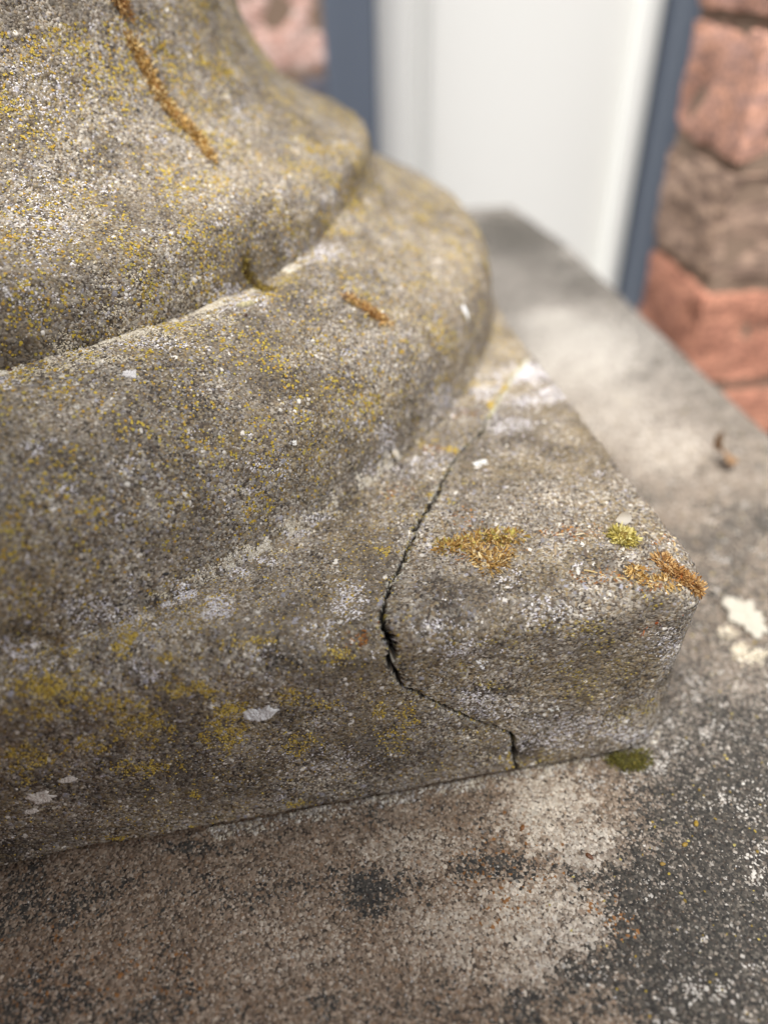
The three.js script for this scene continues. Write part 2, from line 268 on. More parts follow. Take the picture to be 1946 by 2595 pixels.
const GROWTH_SHADE_B = [
['C', 136.1, 0, -189.5, 5.1, 0, 0.2, -1.6, 0, 3.8, 0.9],
['C', 133.1, 0, -192.9, 3.4, 0, 0.1, -1.2, 0, 3, 0.8],
['C', 131.9, 0, -202, 3.2, 0, 0.1, -1.6, 0, 4.1, 0.7],
['W', 89.4, 0, -152.9, 6.9, 0, 0.2, -1.1, 0, 3.6, 0.9],
['W', 61.1, 0, -144, 9, 0, 0.3, -0.6, 0, 2.9, 0.9],
['W', 50.3, 0, -142.6, 4.5, 0, 0.1, -0.4, 0, 2, 0.8],
['W', 106.5, 0, -176, 4.1, 0, 0.1, -2.1, 0, 6.2, 0.5],
['D', 91.9, 0, -98.3, 12.7, 0, 0.3, -14.2, 0, 37.2, 0.35],
['D', -103.3, 0, -103.3, 19.7, 0, 0.5, 5.3, 0, 14.6, 0.35],  // near-left D marks: dark stains that also paint in shade
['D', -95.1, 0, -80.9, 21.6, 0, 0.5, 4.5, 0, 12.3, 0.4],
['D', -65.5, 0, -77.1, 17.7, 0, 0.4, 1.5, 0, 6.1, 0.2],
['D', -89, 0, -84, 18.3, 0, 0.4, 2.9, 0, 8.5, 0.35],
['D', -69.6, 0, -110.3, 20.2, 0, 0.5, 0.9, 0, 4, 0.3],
['D', 123.3, 0, -712.5, 35.7, 0.5, 4.6, -4.6, -11.3, 36.9, 1],
['D', 78.8, 0, -90.2, 25.8, 0, 0.6, -9.8, 0, 28.8, 0.85],
['D', 104.9, 0, -128.8, 18.4, 0, 0.5, -7.8, 0, 20.2, 0.7],
['D', 81.3, 0, -126.3, 9.8, 0, 0.3, -3.6, 0, 11.7, 0.5],
['D', 34.3, 0, -111.4, 8, 0, 0.2, -0.8, 0, 5.4, 0.8],
['D', -6, 0, -105.3, 7.9, 0, 0.2, 0, 0, 6.4, 0.75],
['D', 49.7, 0, -114, 5.4, 0, 0.1, -0.6, 0, 2.8, 0.5],
['D', 21.6, 0, -111.7, 4.7, 0, 0.1, -0.4, 0, 4.1, 0.5],
['D', 31.9, 0, -75.9, 4.7, 0, 0.1, -0.8, 0, 5.1, 0.6],
['D', 118.3, 0, -159.5, 12.5, 0, 0.4, -4.3, 0, 11, 0.5],
['D', 140, 0, -240.4, 19.5, 0, 0.8, -12, 0, 32.7, 0.35],
['D', 168.6, 0, -271.7, 14.7, 0, 0.6, -6.1, 0, 15, 0.5],
['D', 129.8, 0, -741.4, 32.5, 0.4, 4.3, -3.6, -8.7, 28.2, 1],
['D', 145.6, 0, -627.2, 22.9, 0, 1.8, -6.4, 0, 32.9, 0.5],
['D', 162, 0, -571.9, 30.1, 0, 2.2, -6.6, 0, 28.5, 0.5],
['D', 166.7, 0, -423.3, 8.5, 0, 0.5, -5.4, 0, 18.3, 0.3],
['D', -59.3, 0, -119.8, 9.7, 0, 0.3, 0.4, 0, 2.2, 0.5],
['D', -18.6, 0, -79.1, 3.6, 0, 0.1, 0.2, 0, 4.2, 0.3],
['D', 10.7, 0, -74.3, 3.5, 0, 0.1, -0.2, 0, 3, 0.4],
['L', 48, 0, -130.4, 13.6, 0, 0.4, -2.4, 0, 12.7, 0.85],
['L', 55.6, 0, -119.6, 10.3, 0, 0.3, -1.9, 0, 8.4, 0.8],
['L', 41.9, 0, -98.4, 17.8, 0, 0.5, -2.1, 0, 11.3, 0.7],
['L', 18.5, 0, -94.1, 16.3, 0, 0.4, -1, 0, 9.8, 0.5],
['L', 7.1, 0, -118, 17.8, 0, 0.5, -0.4, 0, 7, 0.4],
['L', 33.3, 0, -84.4, 8.4, 0, 0.2, -0.8, 0, 4.9, 0.55],
['L', 129.9, 0, -452.3, 38.7, 0, 2.3, -12.6, 0, 56.6, 0.6],
['L', 134.6, 0, -378, 26.2, 0, 1.4, -9.8, 0, 37.3, 0.35],
['D', 131.6, 0, -684.3, 48.4, 0.8, 6.6, -6.1, -13.7, 44.7, 0.8],
['L', 122.2, 0, -506.2, 24.3, 0, 1.6, -4.6, 0, 23.7, 0.6],
['L', 150.9, 0, -337, 20.5, 0, 1, -7.6, 0, 23.9, 0.45],
['L', -29.1, 0, -90.5, 18.6, 0, 0.5, 0.8, 0, 9, 0.2],
['W', 82.2, 0, -144.2, 9.7, 0, 0.3, -1.1, 0, 3.7, 0.8],
['W', 67.3, 0, -138.7, 5.9, 0, 0.2, -1, 0, 4.1, 0.6],
['W', 109, 0, -131.8, 7.1, 0, 0.2, -2.7, 0, 6.9, 0.5],
['W', 106.1, 0, -111.1, 4.6, 0, 0.1, -1.9, 0, 4.7, 0.6],
['W', 76.2, 0, -79, 4.1, 0, 0.1, -0.9, 0, 2.6, 0.7],
['W', 84, 0, -77.8, 4.1, 0, 0.1, -1, 0, 2.6, 0.6],
['W', 67.5, 0, -74, 4, 0, 0.1, -0.8, 0, 2.5, 0.5],
['W', 53.2, 0, -81.7, 3.6, 0, 0.1, -0.7, 0, 2.7, 0.4],
['W', 110.7, 0, -156, 5.4, 0, 0.2, -2, 0, 5.5, 0.6],
['W', 146.8, 0, -247.8, 6, 0, 0.2, -1.9, 0, 5.2, 0.5],
['W', 167.9, 0, -649.3, 9.8, 0, 0.8, -2.8, 0, 13.1, 1],
['W', 134.4, 0, -756.4, 8.8, 0.1, 1.2, -1.4, -3.4, 11, 0.4],
['W', 94.8, 0, -160.2, 3.1, 0, 0.1, -0.9, 0, 2.8, 0.5],
['W', 61.7, 0, -146.6, 6.8, 0, 0.2, -0.6, 0, 2.6, 0.5],
['O', 32.2, 0, -110.3, 13.3, 0, 0.4, -1.9, 0, 12.9, 0.12],
['O', 56.6, 0, -100.5, 3.8, 0, 0.1, -0.9, 0, 3.7, 0.4],
['O', 61.3, 0, -94.2, 4.4, 0, 0.1, -1.3, 0, 4.7, 0.3],
['O', -79.9, 0, -86, 24.5, 0, 0.6, 3.2, 0, 10.8, 0.12]
];
// the crack: angle, v, width (mm)
const CRACK = [
[26.19, 0.528, 0.3], [28.6, 0.342, 0.3], [29.99, 0.268, 0.3], [32.96, 0.186, 0.35], [35.66, 0.15, 0.4], [36.96, 0.136, 0.7], [38.72, 0.13, 0.9], [40.86, 0.104, 0.6], [42.06, 0.094, 0.5], [44.11, 0.092, 0.6], [45.69, 0.104, 0.8], [47.36, 0.132, 0.9], [48.94, 0.16, 0.7], [50.24, 0.192, 0.8], [51.91, 0.256, 0.6], [53.02, 0.302, 0.6], [54.32, 0.364, 0.5], [55.25, 0.436, 0.6], [55.99, 0.504, 0.8], [56.36, 0.562, 1.1], [56.36, 0.598, 1.9], [56.55, 0.646, 2.6], [56.74, 0.684, 2], [56.46, 0.71, 1.6], [56.27, 0.738, 0.8], [55.71, 0.752, 0.5], [55.34, 0.77, 0.6], [54.6, 0.796, 0.9], [53.95, 0.818, 0.6], [53.39, 0.836, 0.35], [52.65, 0.858, 0.35], [51.91, 0.882, 0.6], [51.72, 0.894, 1.1], [51.72, 0.928, 1.5], [51.54, 0.966, 2.2]
, [51.45, 1.0, 3.4], [51.4, 1.05, 3.4]];
function prepare(list) {
  return list.map(f => {
    const [k, x, y, z, ax, ay, az, bx, by, bz, s] = f, aa = ax * ax + ay * ay + az * az, bb = bx * bx + by * by + bz * bz, ab = ax * bx + ay * by + az * bz, D = aa * bb - ab * ab || 1;
    return { k, x, y, z, A: [(ax * bb - bx * ab) / D, (ay * bb - by * ab) / D, (az * bb - bz * ab) / D], B: [(bx * aa - ax * ab) / D, (by * aa - ay * ab) / D, (bz * aa - az * ab) / D], R: 1.6 * Math.sqrt(Math.max(aa, bb)) + 1, s };
  });
}
const FIELD_A = prepare(GROWTH_SHADE_A), FIELD_B = prepare(GROWTH_SHADE_B);
const acc = { W: 0, C: 0, Y: 0, O: 0, D: 0, L: 0 };
function growth(list, P) {   // how much of each kind, painted shade too, is at P (metres)
  acc.W = acc.C = acc.Y = acc.O = acc.D = acc.L = 0;
  const X = P[0] * 1000, Y = P[1] * 1000, Z = P[2] * 1000;
  let n1 = null, n2 = 0;
  for (const f of list) {
    const dx = X - f.x, dy = Y - f.y, dz = Z - f.z; if (dx > f.R || dx < -f.R || dz > f.R || dz < -f.R || dy > f.R || dy < -f.R) continue;
    const a = dx * f.A[0] + dy * f.A[1] + dz * f.A[2], b = dx * f.B[0] + dy * f.B[1] + dz * f.B[2], q = Math.sqrt(a * a + b * b); if (q > 1.6) continue;
    if (n1 === null) { n1 = fbm(X * .3, Y * .3, Z * .3, 3); n2 = noise(X * .9, Y * .9, Z * .9); }
    const e = f.k === 'Y' ? q * .8 + n1 * 1.5 + n2 * .7 + .12 : q * .82 + n1 * 1.15 + n2 * .4, w = f.s * (1 - sstep(.45, 1.15, e));
    if (w > acc[f.k]) acc[f.k] = w;
  }
  return acc;
}

const FRACTURE = [];   // the crack's line in space, finely divided: x, y, z, half width
{ const R = rng(31); for (let i = 0; i < CRACK.length - 1; i++) { const a = CRACK[i], b = CRACK[i + 1]; for (let k = 0; k < 8; k++) { const t = k / 8, P = pedestalPoint('plinth', mix(a[0], b[0], t), Math.min(1.0, mix(a[1], b[1], t))), s = FRACTURE.length; P[0] += .0005 * noise(s * .45, 3, 1); P[2] += .0005 * noise(s * .45, 9, 4); P[1] += .0003 * noise(s * .45, 5, 7); FRACTURE.push([...P, mix(a[2], b[2], t) * (a[1] < .5 ? 1.25 : .95) / 2000 * (.30 + 1.0 * R()), i]); } } }
const FRAG = [...CRACK.map(c => [c[0], c[1]]), [51.4, 1.1], [22, 1.1], [22.5, .80], [24, .60]];
function inFragment(a, v) { let s = false; for (let i = 0, j = FRAG.length - 1; i < FRAG.length; j = i++) { const [x1, y1] = FRAG[i], [x2, y2] = FRAG[j]; if ((y1 > v) !== (y2 > v) && a < (x2 - x1) * (v - y1) / (y2 - y1) + x1) s = !s; } return s; }
const fracBox = FRACTURE.reduce((b, f) => [Math.min(b[0], f[0]), Math.max(b[1], f[0]), Math.min(b[2], f[2]), Math.max(b[3], f[2])], [9, -9, 9, -9]);
function fractureAt(P) {   // [distance, half width] to the crack
  if (P[0] < fracBox[0] - .012 || P[0] > fracBox[1] + .012 || P[2] < fracBox[2] - .012 || P[2] > fracBox[3] + .012) return null;
  let best = 1e9, w = 0, id = 0; for (const f of FRACTURE) { const d = (P[0] - f[0]) ** 2 + (P[1] - f[1]) ** 2 + (P[2] - f[2]) ** 2; if (d < best) { best = d; w = f[3]; id = f[4]; } }
  return best < .000144 ? [Math.sqrt(best), w, id] : null;
}

// ---------- the stone's surface painted grain by grain: colour and height maps ----------
const mixc = (a, b, t) => [mix(a[0], b[0], t), mix(a[1], b[1], t), mix(a[2], b[2], t)];
const pick = (list, r) => { let t = 0; for (const e of list) t += e[0]; r *= t; for (const e of list) { r -= e[0]; if (r <= 0) return e[1]; } return list[0][1]; };
const WHITE = [206, 200, 190], PALE = [172, 165, 153], GREY = [134, 127, 117], TAN = [142, 125, 99], BROWN = [100, 87, 73], DARK = [62, 55, 49], COLD = [146, 143, 148];
const YELLOW = [[164, 142, 56], [146, 122, 46], [180, 160, 84], [128, 106, 42], [166, 152, 88]], CRUST = [[218, 213, 214], [202, 197, 202], [226, 222, 218], [186, 181, 186]], CREAM = [[208, 196, 170], [196, 184, 158], [216, 207, 188]], RUST = [[140, 88, 36], [168, 112, 44], [118, 72, 34]];
const any = (list, R) => list[Math.floor(R() * list.length)];
function pedestalGrain(P, R, nrm) {
  const big = fbm(P[0] * 22, P[1] * 22, P[2] * 22, 3), mid = fbm(P[0] * 90 + 3, P[1] * 90, P[2] * 90, 3), ochre = fbm(P[0] * 40 - 9, P[1] * 40, P[2] * 40, 3);
  const g = growth(FIELD_A, P);
  let tone = .46 + .55 * big + .75 * mid - .7 * g.D;
  const r = R(), fleck = fbm(P[0] * 170 + 31, P[1] * 170, P[2] * 170, 2), W = Math.max(g.W, .8 * sstep(.28, .44, fleck) * sstep(-.2, .2, big)), fr = P[1] < .075 ? fractureAt(P) : null;
  if (fr && fr[2] < 5 && fr[0] < .0007) return [pick([[.5, [186, 182, 150]], [.3, [200, 198, 180]], [.2, [170, 160, 90]]], R()), .7];
  if (fr && fr[2] > 5 && fr[0] < fr[1] + .00012) return [pick([[.6, [44, 41, 36]], [.4, [60, 56, 48]]], R()), .8];
  if (fr && R() < .45 * (1 - sstep(fr[1], fr[1] + .0022, fr[0]))) return [R() < .2 ? any(YELLOW, R) : pick([[.5, [162, 158, 145]], [.3, [140, 136, 124]], [.2, [182, 177, 164]]], R()), .7];
  if (R() < .006) return [R() < .5 ? WHITE : COLD, 1.6];
  if (r < W * .92) return [any(CRUST, R), .55];
  if (R() < g.C * .9) return [any(CREAM, R), .5];
  if (R() < g.Y * .48) return [any(YELLOW, R), .6];
  if (R() < g.O * .6) return [any(RUST, R), .6];
  let c = pick([[.02 + .16 * clamp(tone - .2), WHITE], [.10 + .42 * clamp(tone), PALE], [.40, GREY], [.14 + .16 * clamp(ochre + .2), TAN], [.22 + .5 * clamp(.55 - tone), BROWN], [.06 + .55 * clamp(.42 - tone) + .3 * g.D, DARK], [.07, COLD]], R());
  const film = .58 * sstep(-.05, .3, fbm(P[0] * 33 + 50, P[1] * 33, P[2] * 33, 3)); c = mixc(c, [118, 107, 92], film * (.5 + .5 * R())); c = c.map((x, q) => x * (.76 + .3 * clamp(tone)) * [1.012, 1, .98][q]);
  if (R() < .06 + .36 * sstep(-.1, .3, ochre)) c = mixc(c, [126, 107, 68], .5);
  return [c, 1];
}
const SLABW = [[178, 172, 163], [194, 189, 180], [160, 154, 146]];
function slabGrain(P, R) {
  const far = sstep(-.2, -.5, P[2]), big = fbm(P[0] * 14 + 5, 2, P[2] * 14, 3), mid = fbm(P[0] * 60, 7, P[2] * 60, 3), fine = noise(P[0] * 260, 1, P[2] * 260), clot = fbm(P[0] * 150, 9, P[2] * 150, 3);
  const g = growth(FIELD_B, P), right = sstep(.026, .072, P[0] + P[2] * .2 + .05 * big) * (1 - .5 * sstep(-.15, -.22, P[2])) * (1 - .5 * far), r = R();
  const dirtShade = clamp(1.15 * g.D + .56 * right + 1.0 * mid + .35 * big - g.L * 1.3 + .2 * fine + .25 * clot - .05);  // g.D holds real stains and the shade painted at the near left
  if (R() < g.C * .9) return [any(CREAM, R), .8];
  if (R() < g.W * .7 * sstep(-.15, .2, clot)) return [any(SLABW, R), .8];
  if (R() < right * .75 * sstep(.22, .42, clot + .25 * mid)) return [any(SLABW, R), .8];
  if (R() < g.O * .5) return [[134, 92, 52], 1];
  if (R() < .005 * right) return [any(SLABW, R), 1.1];
  if (R() < .006 * right) return [any(YELLOW, R), .8];
  if (R() < dirtShade * .92) return [pick([[.42, [58, 55, 50]], [.30, [74, 69, 62]], [.14, [42, 40, 37]], [.12, [102, 96, 87]], [.02, [140, 135, 127]]], R()), 1];
  const warm = clamp(.5 - g.L * .4 - far * .3 + .4 * big), l = clamp(g.L + .5 * clot);
  let c = pick([[.05 + 1.0 * l, [206, 196, 180]], [.22 + .3 * l, [176, 161, 142]], [.36, [146, 129, 111]], [.24 * warm + .04, [134, 107, 82]], [.26 * (1 - l), [98, 83, 68]], [.10 * (1 - l * .8), [58, 49, 42]]], R());
  c = mixc(c, mixc([120, 102, 84], [196, 184, 166], l), .42);
  if (right > 0) { const m = (c[0] + c[1] + c[2]) / 3; c = mixc(c, [m * 1.02, m, m * .96], right * .6); }
  if (far > 0) { const m = (c[0] + c[1] + c[2]) / 3; c = mixc(c, [m * 1.02, m, m * .96], far * .8); }
  return [c, 1];
}
function paint(W, H, at, grain, { spacing, radius, matrix, seed, stepU }) {
  // at(u, v): point; its tangents per texel come from finite differences on a coarse grid
  const N = 160, G = new Float32Array((N + 1) * (N + 1) * 6); let maxA = 0, area = 0; const A = new Float32Array((N + 1) * (N + 1));
  for (let j = 0; j <= N; j++) for (let i = 0; i <= N; i++) {
    const u = i / N, v = j / N, e = 1e-3, u0 = Math.max(0, u - e), u1 = Math.min(1, u + e), v0 = Math.max(0, v - e), v1 = Math.min(1, v + e);
    const a = at(u0, v), b = at(u1, v), c = at(u, v0), d = at(u, v1), k = (j * (N + 1) + i), su = (u1 - u0) * W, sv = (v1 - v0) * H;
    const tu = [(b[0] - a[0]) / su, (b[1] - a[1]) / su, (b[2] - a[2]) / su], tv = [(d[0] - c[0]) / sv, (d[1] - c[1]) / sv, (d[2] - c[2]) / sv];
    const E = tu[0] ** 2 + tu[1] ** 2 + tu[2] ** 2, F = tu[0] * tv[0] + tu[1] * tv[1] + tu[2] * tv[2], Gg = tv[0] ** 2 + tv[1] ** 2 + tv[2] ** 2, ar = Math.sqrt(Math.max(1e-16, E * Gg - F * F));
    G[k * 6] = E; G[k * 6 + 1] = F; G[k * 6 + 2] = Math.max(Gg, 1e-10); A[k] = ar; maxA = Math.max(maxA, ar); area += ar;
  }
  area = area / ((N + 1) * (N + 1)) * W * H;
  const R = rng(seed), col = new Uint8Array(W * H * 4), hgt = new Float32Array(W * H);
  for (let i = 0, n = W * H; i < n; i++) { const k = .7 + .6 * R(); col[i * 4] = Math.min(255, matrix[0] * k); col[i * 4 + 1] = Math.min(255, matrix[1] * k); col[i * 4 + 2] = Math.min(255, matrix[2] * k); col[i * 4 + 3] = 255; hgt[i] = .12 * R(); }
  const count = Math.floor(area / (spacing * spacing)); let put = 0, guard = count * 40;
  while (put < count && guard-- > 0) {
    const u = R(), v = R(), k = Math.round(v * N) * (N + 1) + Math.round(u * N); if (R() * maxA > A[k]) continue; put++;
    const P = at(u, v), [c, size] = grain(P, R);
    const r = radius * size * (.55 + .75 * Math.pow(R(), 1.4)), E = G[k * 6] * (.7 + .6 * R()), F = G[k * 6 + 1] + (R() - .5) * .5 * Math.sqrt(G[k * 6] * G[k * 6 + 2]), Q = G[k * 6 + 2] * (.7 + .6 * R()), det = E * Q - F * F; if (det < 1e-18) continue;
    const dx = Math.min(40, r * Math.sqrt(Q / det)), dy = Math.min(40, r * Math.sqrt(E / det)), cx = u * W, cy = v * H, i0 = Math.max(0, Math.ceil(cx - dx)), i1 = Math.min(W - 1, Math.floor(cx + dx)), j0 = Math.max(0, Math.ceil(cy - dy)), j1 = Math.min(H - 1, Math.floor(cy + dy));
    const base = R() * .35 + (size < 1 ? .18 : 0), sh = .88 + .24 * R(), rr = 1 / (r * r), hs = .55 + .3 * Math.min(1, r / radius);
    for (let j = j0; j <= j1; j++) for (let i = i0; i <= i1; i++) {
      const x = i - cx, y = j - cy, q = (E * x * x + 2 * F * x * y + Q * y * y) * rr; if (q > 1) continue;
      const h = base + .65 * hs * Math.sqrt(1 - q), o = j * W + i; if (h < hgt[o]) continue; hgt[o] = h;
      col[o * 4] = Math.min(255, c[0] * sh); col[o * 4 + 1] = Math.min(255, c[1] * sh); col[o * 4 + 2] = Math.min(255, c[2] * sh);
    }
  }
  const hb = new Uint8Array(W * H * 4); for (let i = 0; i < W * H; i++) { const h = clamp(hgt[i]) * 255; hb[i * 4] = hb[i * 4 + 1] = hb[i * 4 + 2] = h; hb[i * 4 + 3] = 255; }
  const tex = (d, srgb) => { const t = new THREE.DataTexture(d, W, H, THREE.RGBAFormat); t.magFilter = THREE.LinearFilter; t.minFilter = THREE.LinearMipmapLinearFilter; t.generateMipmaps = true; t.wrapS = t.wrapT = THREE.MirroredRepeatWrapping; if (srgb) t.colorSpace = THREE.SRGBColorSpace; t.needsUpdate = true; return t; };
  return { map: tex(col, true), bump: tex(hb, false) };
}
const RANGE = { shaft: [-14, 72, .76, 1], torus: [-4, 79, 0, 1], plinth: [10, 82, 0, 1] };
const stoneMat = {};
for (const [i, p] of ['shaft', 'torus', 'plinth'].entries()) {
  const [a, b, c, d] = RANGE[p], t = paint(2048, p === 'plinth' ? 2048 : 1024 + 512, (u, v) => pedestalPoint(p, mix(a, b, u), mix(c, d, v)), pedestalGrain, { spacing: .00043, radius: .00047, matrix: [72, 64, 54], seed: 100 + i });
  stoneMat[p] = new THREE.MeshStandardMaterial({ map: t.map, bumpMap: t.bump, bumpScale: .00042, roughness: .8, name: p + '_sandstone' });
}

// ---------- relief of the pedestal ----------
const DENTS = [['shaft', 45.3, .985, .0055, -.0042], ['shaft', 44.0, .97, .005, -.002], ['torus', 45.0, .05, .006, -.002], ['plinth', 56.6, .60, .006, -.0012], ['plinth', 54.6, .62, .007, .0016], ['plinth', 55.6, .55, .005, .0012], ['plinth', 51.0, .955, .0055, -.0035], ['plinth', 50.2, .90, .006, -.0018], ['plinth', 50.6, .80, .010, -.002], ['plinth', 52.6, .77, .006, -.0012], ['torus', 52, .8, .03, -.002], ['plinth', 66, .95, .02, -.0015], ['plinth', 72, .98, .012, -.003]].map(d => [...pedestalPoint(d[0], d[1], d[2]), d[3], d[4]]);
{ const R = rng(57); for (let i = 0; i < 46; i++) { const a = mix(36, 72, R()), p = pedestalPoint(R() < .5 ? 'shaft' : 'torus', a, R() < .5 ? 1 - .02 * R() : .05 * R()), q = R() < .5 ? pedestalPoint('torus', a, .06 * R()) : p; DENTS.push([...q, .0012 + .0022 * R(), (R() < .62 ? 1 : -1) * (.0005 + .0010 * R())]); } for (let i = 0; i < 30; i++) { const p = pedestalPoint('torus', mix(38, 74, R()), 1 - .03 * R()); DENTS.push([...p, .001 + .002 * R(), (R() < .6 ? 1 : -1) * (.0004 + .0008 * R())]); } for (let i = 4; i < FRACTURE.length - 8; i += 5) { const f = FRACTURE[i], a = R() * 6.28, o = .0006 + .0010 * R(); DENTS.push([f[0] + Math.cos(a) * o, f[1], f[2] + Math.sin(a) * o, .0007 + .0011 * R(), -.0003 - .0008 * R()]); } for (let i = 0; i < 26; i++) { const p = pedestalPoint('plinth', mix(34, 78, R()), mix(.52, .72, R())); DENTS.push([...p, .0015 + .004 * R(), -.0006 - .0012 * R()]); } }
function soft(P) {   // slow unevenness, along a direction shared by all parts so that they stay joined
  let h = .0016 * fbm(P[0] * 18, P[1] * 18, P[2] * 18, 2) + .0010 * fbm(P[0] * 65, P[1] * 65, P[2] * 65, 3) + .0006 * noise(P[0] * 210, P[1] * 210, P[2] * 210);
  for (const d of DENTS) { const q = ((P[0] - d[0]) ** 2 + (P[1] - d[1]) ** 2 + (P[2] - d[2]) ** 2) / (d[3] * d[3]); if (q < 6) h += d[4] * Math.exp(-q); }
  return h;
}
const slant = (P, h) => { const x = P[0] - CX, z = P[2] - CZ, l = Math.hypot(x, z) || 1; return [P[0] + x / l * h * .75, P[1] + h * .66, P[2] + z / l * h * .75]; };
function tangentFrame(p, a, v) { const e = .02, f = .003, A = pedestalPoint(p, a + e, v), B = pedestalPoint(p, a - e, v), C = pedestalPoint(p, a, Math.min(1, v + f)), D = pedestalPoint(p, a, Math.max(0, v - f)); const u = new THREE.Vector3(A[0] - B[0], A[1] - B[1], A[2] - B[2]), w = new THREE.Vector3(C[0] - D[0], C[1] - D[1], C[2] - D[2]); const su = u.length() / (2 * e), sv = w.length() / (Math.min(1, v + f) - Math.max(0, v - f)); u.normalize(); const n = u.clone().cross(w).normalize(); if (n.x * (B[0] - CX) + n.z * (B[2] - CZ) + n.y * .2 < 0) n.negate(); return { u, n, w: n.clone().cross(u), su, sv, flip: w.dot(n.clone().cross(u)) < 0 ? -1 : 1 }; }
function surface(p, a, v) { const P = pedestalPoint(p, a, v), Q = slant(P, soft(P)), t = tangentFrame(p, a, v); return { p: new THREE.Vector3(...Q), ...t, part: p, a, v }; }
const moveOn = (s, du, dv) => surface(s.part, s.a + du / s.su, clamp(s.v + dv / s.sv * s.flip));   // a step of du, dv metres along the surface
function steps(...runs) { const o = []; for (const [a, b, n] of runs) for (let i = 0; i < n; i++) o.push(mix(a, b, i / n)); o.push(runs[runs.length - 1][1]); return o; }
function sheet(p, as, vs, split) {
  const nu = as.length, nv = vs.length, base = new Float32Array(nu * nv * 3), pos = new Float32Array(nu * nv * 3), uv = new Float32Array(nu * nv * 2), [a0, a1, v0, v1] = RANGE[p];
  for (let j = 0; j < nv; j++) for (let i = 0; i < nu; i++) base.set(pedestalPoint(p, as[i], vs[j]), (j * nu + i) * 3);
  const g = (i, j, k) => base[(j * nu + i) * 3 + k];
  for (let j = 0; j < nv; j++) for (let i = 0; i < nu; i++) {
    const o = j * nu + i, i0 = Math.max(0, i - 1), i1 = Math.min(nu - 1, i + 1), j0 = Math.max(0, j - 1), j1 = Math.min(nv - 1, j + 1);
    const ux = g(i1, j, 0) - g(i0, j, 0), uy = g(i1, j, 1) - g(i0, j, 1), uz = g(i1, j, 2) - g(i0, j, 2), wx = g(i, j1, 0) - g(i, j0, 0), wy = g(i, j1, 1) - g(i, j0, 1), wz = g(i, j1, 2) - g(i, j0, 2);
    let nx = uy * wz - uz * wy, ny = uz * wx - ux * wz, nz = ux * wy - uy * wx; const l = Math.hypot(nx, ny, nz) || 1; nx /= l; ny /= l; nz /= l;
    const P = [base[o * 3], base[o * 3 + 1], base[o * 3 + 2]]; if (nx * (P[0] - CX) + nz * (P[2] - CZ) + ny * .2 < 0) { nx = -nx; ny = -ny; nz = -nz; }
    let Q = slant(P, soft(P)), fine = 0; const dense = as[i] > a0 && as[i] < a1;
    if (dense) fine = (.00028 * noise(P[0] * 520, P[1] * 520, P[2] * 520) + .00022 * noise(P[0] * 1100, P[1] * 1100, P[2] * 1100)) * sstep(0, .03, vs[j]) * (1 - sstep(.985, 1, vs[j]) * (p === 'plinth' ? 0 : 1));
    if (split && dense) { const f = fractureAt(P); if (f) { const [d, w] = f; fine -= Math.min(.0085, (f[2] < 5 ? 3 : 12) * w) * (1 - sstep(w * .4, w + .0003, d)) + .0004 * Math.exp(-d / .0012); if (inFragment(as[i], vs[j])) fine += .0005; } else if (inFragment(as[i], vs[j])) fine += .0005; }
    pos[o * 3] = Q[0] + nx * fine; pos[o * 3 + 1] = Q[1] + ny * fine; pos[o * 3 + 2] = Q[2] + nz * fine;
    uv[o * 2] = (as[i] - a0) / (a1 - a0); uv[o * 2 + 1] = (vs[j] - v0) / (v1 - v0);
  }
  const idx = [[], []];
  for (let j = 0; j < nv - 1; j++) for (let i = 0; i < nu - 1; i++) { const k = split && as[i] > 20 && as[i] < 60 && inFragment((as[i] + as[i + 1]) / 2, (vs[j] + vs[j + 1]) / 2) ? 1 : 0, a = j * nu + i, b = a + 1, c = a + nu, d = c + 1; idx[k].push(a, b, c, b, d, c); }
  return idx.filter(x => x.length).map(ix => { // keep only the used points
    const m = new Int32Array(nu * nv).fill(-1), P = [], U = [], I = []; for (const k of ix) { if (m[k] < 0) { m[k] = P.length / 3; P.push(pos[k * 3], pos[k * 3 + 1], pos[k * 3 + 2]); U.push(uv[k * 2], uv[k * 2 + 1]); } I.push(m[k]); }
    const G = new THREE.BufferGeometry(); G.setAttribute('position', new THREE.Float32BufferAttribute(P, 3)); G.setAttribute('uv', new THREE.Float32BufferAttribute(U, 2)); G.setIndex(I); G.computeVertexNormals(); return G;
  });
}
const pedestal = tag(group('stone_pedestal'), 'weathered round sandstone pedestal base on a square plinth, speckled with yellow lichen', 'pedestal');
const BACK = 8, cyc = (a, fine) => [...fine, ...steps([fine[fine.length - 1], fine[0] + 360, 90]).slice(1)];
part('moulded_shaft', sheet('shaft', cyc(0, steps([-14, 72, 620])), steps([0, .76, 24], [.76, 1, 240]))[0], stoneMat.shaft, pedestal);
part('torus_moulding', sheet('torus', cyc(0, steps([-4, 79, 640])), steps([0, 1, 230]))[0], stoneMat.torus, pedestal);
const [plinthG, fragG] = sheet('plinth', cyc(0, steps([10, 24, 50], [24, 60, 640], [60, 82, 190])), steps([0, .5, 230], [.5, .68, 60], [.68, 1, 190]), true);
part('square_plinth', plinthG, stoneMat.plinth, pedestal);
const cornerPiece = tag(mesh('plinth_corner', fragG, stoneMat.plinth), 'cracked-off front corner of the square stone plinth, with moss scraps on top', 'broken stone');

